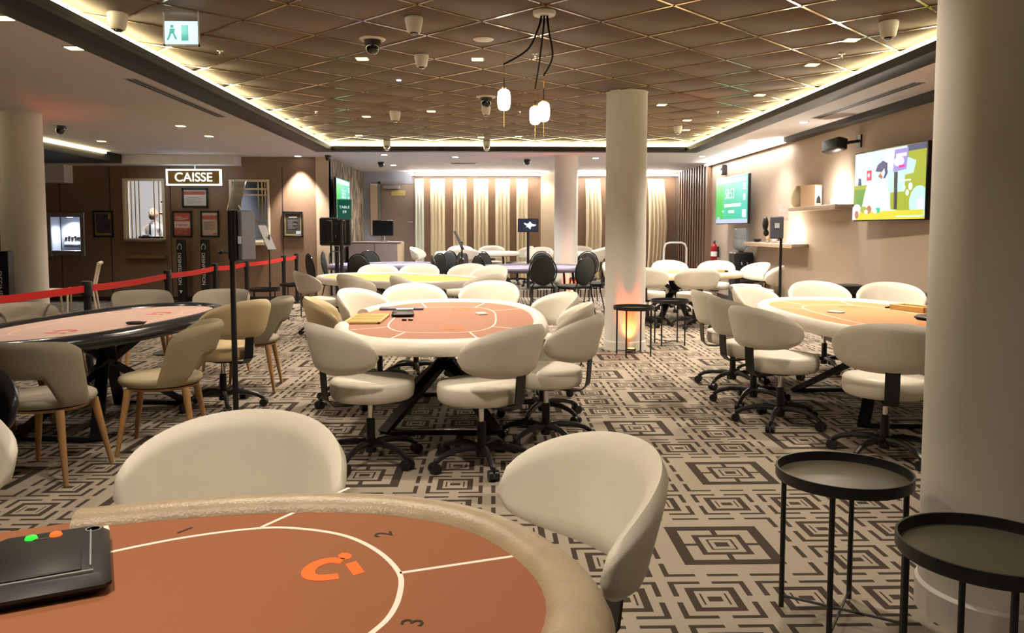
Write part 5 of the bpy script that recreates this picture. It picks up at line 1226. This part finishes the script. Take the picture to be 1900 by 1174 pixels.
# mauve table: coiled cable at right end
p = az(318, 597, .73); mb = MB(); mb.tube([(.05*math.cos(a)*(1+.02*a), .04*math.sin(a)*(1+.02*a), .004+.0009*a) for a in [i*.5 for i in range(40)]], .004, 6)
o = mb.build('coiled_cable', M['black_plastic'], None); o.location = (-2.47, 5.58, zfl+.002); tag(o, 'coiled black cable lying on right edge of the mauve table', 'cable')
# right yellow table: chips tray
p = az(1340, 498, .73); t = thing('chip_tray', 'dark chip tray with yellow edge on the right yellow table', 'tray', (3.42, 12.45, .719)); MB().b2((-.22, -.12, 0), (.22, .12, .03), .004).build('tray_base', M['ink'], t); MB().b2((-.02, -.125, .0), (.16, -.02, .04), .004).build('chip_row', M['chip_tray'], t)

# ------------------------------------------------------------------ the cash desk clerk
def clerk():
    p = ay(286, 410, 16.42); X0, Y0 = p.x, 16.42; top = ay(285, 386, Y0).z; s_ = top/1.80
    V = [(0, 0, .96), (0, .0, 1.12), (0, .01, 1.30), (0, .01, 1.43), (0, 0, 1.50), (0, -.01, 1.56),
         (-.10, .01, 1.42), (-.19, .01, 1.40), (-.25, -.03, 1.17), (-.16, -.24, 1.075),
         (.10, .01, 1.42), (.19, .01, 1.40), (.25, -.03, 1.17), (.17, -.24, 1.075),
         (-.09, 0, .90), (-.10, 0, .50), (-.10, .02, .08), (-.10, -.13, .04), (.09, 0, .90), (.10, 0, .50), (.10, .02, .08), (.10, -.13, .04)]
    Ed = [(0, 1), (1, 2), (2, 3), (3, 4), (4, 5), (3, 6), (6, 7), (7, 8), (8, 9), (3, 10), (10, 11), (11, 12), (12, 13), (0, 14), (14, 15), (15, 16), (16, 17), (0, 18), (18, 19), (19, 20), (20, 21)]
    Rd = [(.15, .11), (.155, .11), (.165, .115), (.12, .09), (.062, .062), (.055, .055), (.10, .08), (.068, .068), (.052, .052), (.036, .034), (.10, .08), (.068, .068), (.052, .052), (.036, .034), (.10, .10), (.07, .07), (.05, .05), (.045, .035), (.10, .10), (.07, .07), (.05, .05), (.045, .035)]
    def skin(V, Ed, Rd, sub, name):
        me = bpy.data.meshes.new(name); me.from_pydata(V, Ed, []); bm = bmesh.new(); bm.from_mesh(me)
        ly = bm.verts.layers.skin.verify(); bm.verts.ensure_lookup_table()
        for i, v in enumerate(bm.verts): v[ly].radius = Rd[i]; v[ly].use_root = (i == 0)
        bm.to_mesh(me); bm.free()
        o = bpy.data.objects.new(name, me); COL.objects.link(o); o.modifiers.new('s', 'SKIN'); m2 = o.modifiers.new('d', 'SUBSURF'); m2.levels = sub
        dg = bpy.context.evaluated_depsgraph_get(); dg.update(); r = bpy.data.meshes.new_from_object(o.evaluated_get(dg)); bpy.data.objects.remove(o)
        vs = [tuple(v.co) for v in r.vertices]; fs = [tuple(p.vertices) for p in r.polygons]; bpy.data.meshes.remove(r); return vs, fs
    mb = MB(); mats = []
    vs, fs = skin(V, Ed, Rd, 2, 'tmp'); mb.add(vs, fs)
    def mi(c):
        if c.z > 1.495 and abs(c.x) < .09: return 0
        if c.z < .98 and abs(c.x) < .2 and c.z > .07: return 2
        if c.z <= .07: return 3
        return 1
    for f in fs: mats.append(mi(sum((Vector(vs[i]) for i in f), Vector())/len(f)))
    # hands: palm plus five bent fingers each
    for sx in (-1, 1):
        base = Vector((sx*.165, -.24, 1.072)); d = Vector((-sx*.35, -1, -.05)).normalized(); sd = Vector((d.y, -d.x, 0))
        HV = [base, base+d*.05, base+d*.085]; HE = [(0, 1), (1, 2)]; HR = [(.030, .022), (.040, .018), (.040, .015)]
        h_ = MB()
        a, b_ = skin([tuple(v) for v in HV], HE, HR, 1, 'tmp'); mb.add(a, b_); mats += [0]*len(b_)
        for k, (off, ln) in enumerate(((-.030, .062), (-.010, .074), (.010, .070), (.030, .056))):
            r0 = base+d*.075+sd*off; q = [r0, r0+d*ln*.5+Vector((0, 0, .006)), r0+d*ln*.85+Vector((0, 0, -.006)), r0+d*ln+Vector((0, 0, -.016))]
            a = MB().tube(q, [.0095, .009, .008, .006], 6); mb.add(a.v, a.f); mats += [0]*len(a.f)
        r0 = base+d*.03+sd*(sx*.03); q = [r0, r0+d*.03+sd*sx*.02, r0+d*.06+sd*sx*.022]; a = MB().tube(q, [.011, .010, .007], 6); mb.add(a.v, a.f); mats += [0]*len(a.f)
    # head with face
    hc = Vector((0, -.02, 1.685)); n, m_ = 24, 18; hv = []
    for i in range(m_+1):
        th = PI*i/m_
        for k in range(n):
            ph = 2*PI*k/n; x, y, z = math.sin(th)*math.cos(ph), math.sin(th)*math.sin(ph), math.cos(th)
            X, Y, Z = x*.078, y*.098, z*.118
            if z < 0: X *= 1+.28*z*(1 if abs(z) > .2 else 0); Y *= 1+.12*z
            if y < -.2:
                nose = math.exp(-((X/.013)**2+((Z+.012)/.028)**2)); Y -= .026*nose
                eye = math.exp(-(((abs(X)-.031)/.016)**2+((Z-.012)/.012)**2)); Y += .010*eye
                brow = math.exp(-(((abs(X)-.030)/.022)**2+((Z-.034)/.010)**2)); Y -= .006*brow
                lip = math.exp(-((X/.024)**2+((Z+.062)/.008)**2)); Y -= .006*lip
                chin = math.exp(-((X/.025)**2+((Z+.100)/.018)**2)); Y -= .010*chin
            hv.append((hc.x+X, hc.y+Y, hc.z+Z))
    hf = []
    for i in range(m_):
        for k in range(n): hf.append((i*n+k, i*n+(k+1) % n, (i+1)*n+(k+1) % n, (i+1)*n+k))
    mb.add(hv, hf); mats += [0]*len(hf)
    for sx in (-1, 1):
        a = MB().ell((sx*.080, .0, 1.683), (.012, .022, .032), 10, 7); mb.add(a.v, a.f); mats += [0]*len(a.f)
    me = bpy.data.meshes.new('body'); me.from_pydata(mb.v, [], mb.f)
    for k in ('skin', 'shirt', 'tie', 'black_plastic'): me.materials.append(M[k])
    for p_, i in zip(me.polygons, mats): p_.material_index = i; p_.use_smooth = True
    t = bpy.data.objects.new('person', me); COL.objects.link(t); t.location = (X0, Y0, 0); t.rotation_euler = (0, 0, math.radians(-12)); t.scale = (s_, s_, s_)
    tag(t, 'bald bearded clerk in white shirt and black tie behind the left cash window', 'person')
    bd = MB(); bvs = []
    for k in range(13):
        a = math.radians(200+k*140/12)
        for z, r_ in ((-.045, 1.0), (-.075, .96), (-.105, .80), (-.122, .5)): bvs.append((math.cos(a)*.076*r_, math.sin(a)*.104*r_-.022, 1.685+z))
    bd.add(bvs, [(k*4+j, k*4+j+1, k*4+j+5, k*4+j+4) for k in range(12) for j in range(3)])
    bd.build('beard', M['beard'], t, 80)
    MB().box((0, -.118, 1.655), (.05, .01, .012), 0, .004).build('moustache', M['beard'], t)
    for sx in (-1, 1):
        e = MB().ell((sx*.031, -.098, 1.697), (.012, .010, .008), 10, 7).build('eye', M['eye_white'], t); MB().ell((sx*.031, -.107, 1.697), (.005, .003, .005), 8, 5).build('iris', M['ink'], e)
        MB().box((sx*.031, -.112, 1.718), (.034, .008, .007), 0, .002).build('eyebrow', M['beard'], t)
    MB().prism([(-.014, .0), (.014, .0), (.032, -.30), (0, -.36), (-.032, -.30)], 0, .012).xf(Matrix.Translation((0, -.128, 1.475))@Matrix.Rotation(PI/2-.06, 4, 'X')).build('tie', M['tie'], t)
    MB().tube([(.060*math.cos(a), .060*math.sin(a)-.005, 1.505-.012*math.sin(a)) for a in [2*PI*i/20 for i in range(20)]], .016, 8, closed=True).build('collar', M['shirt'], t)
clerk()
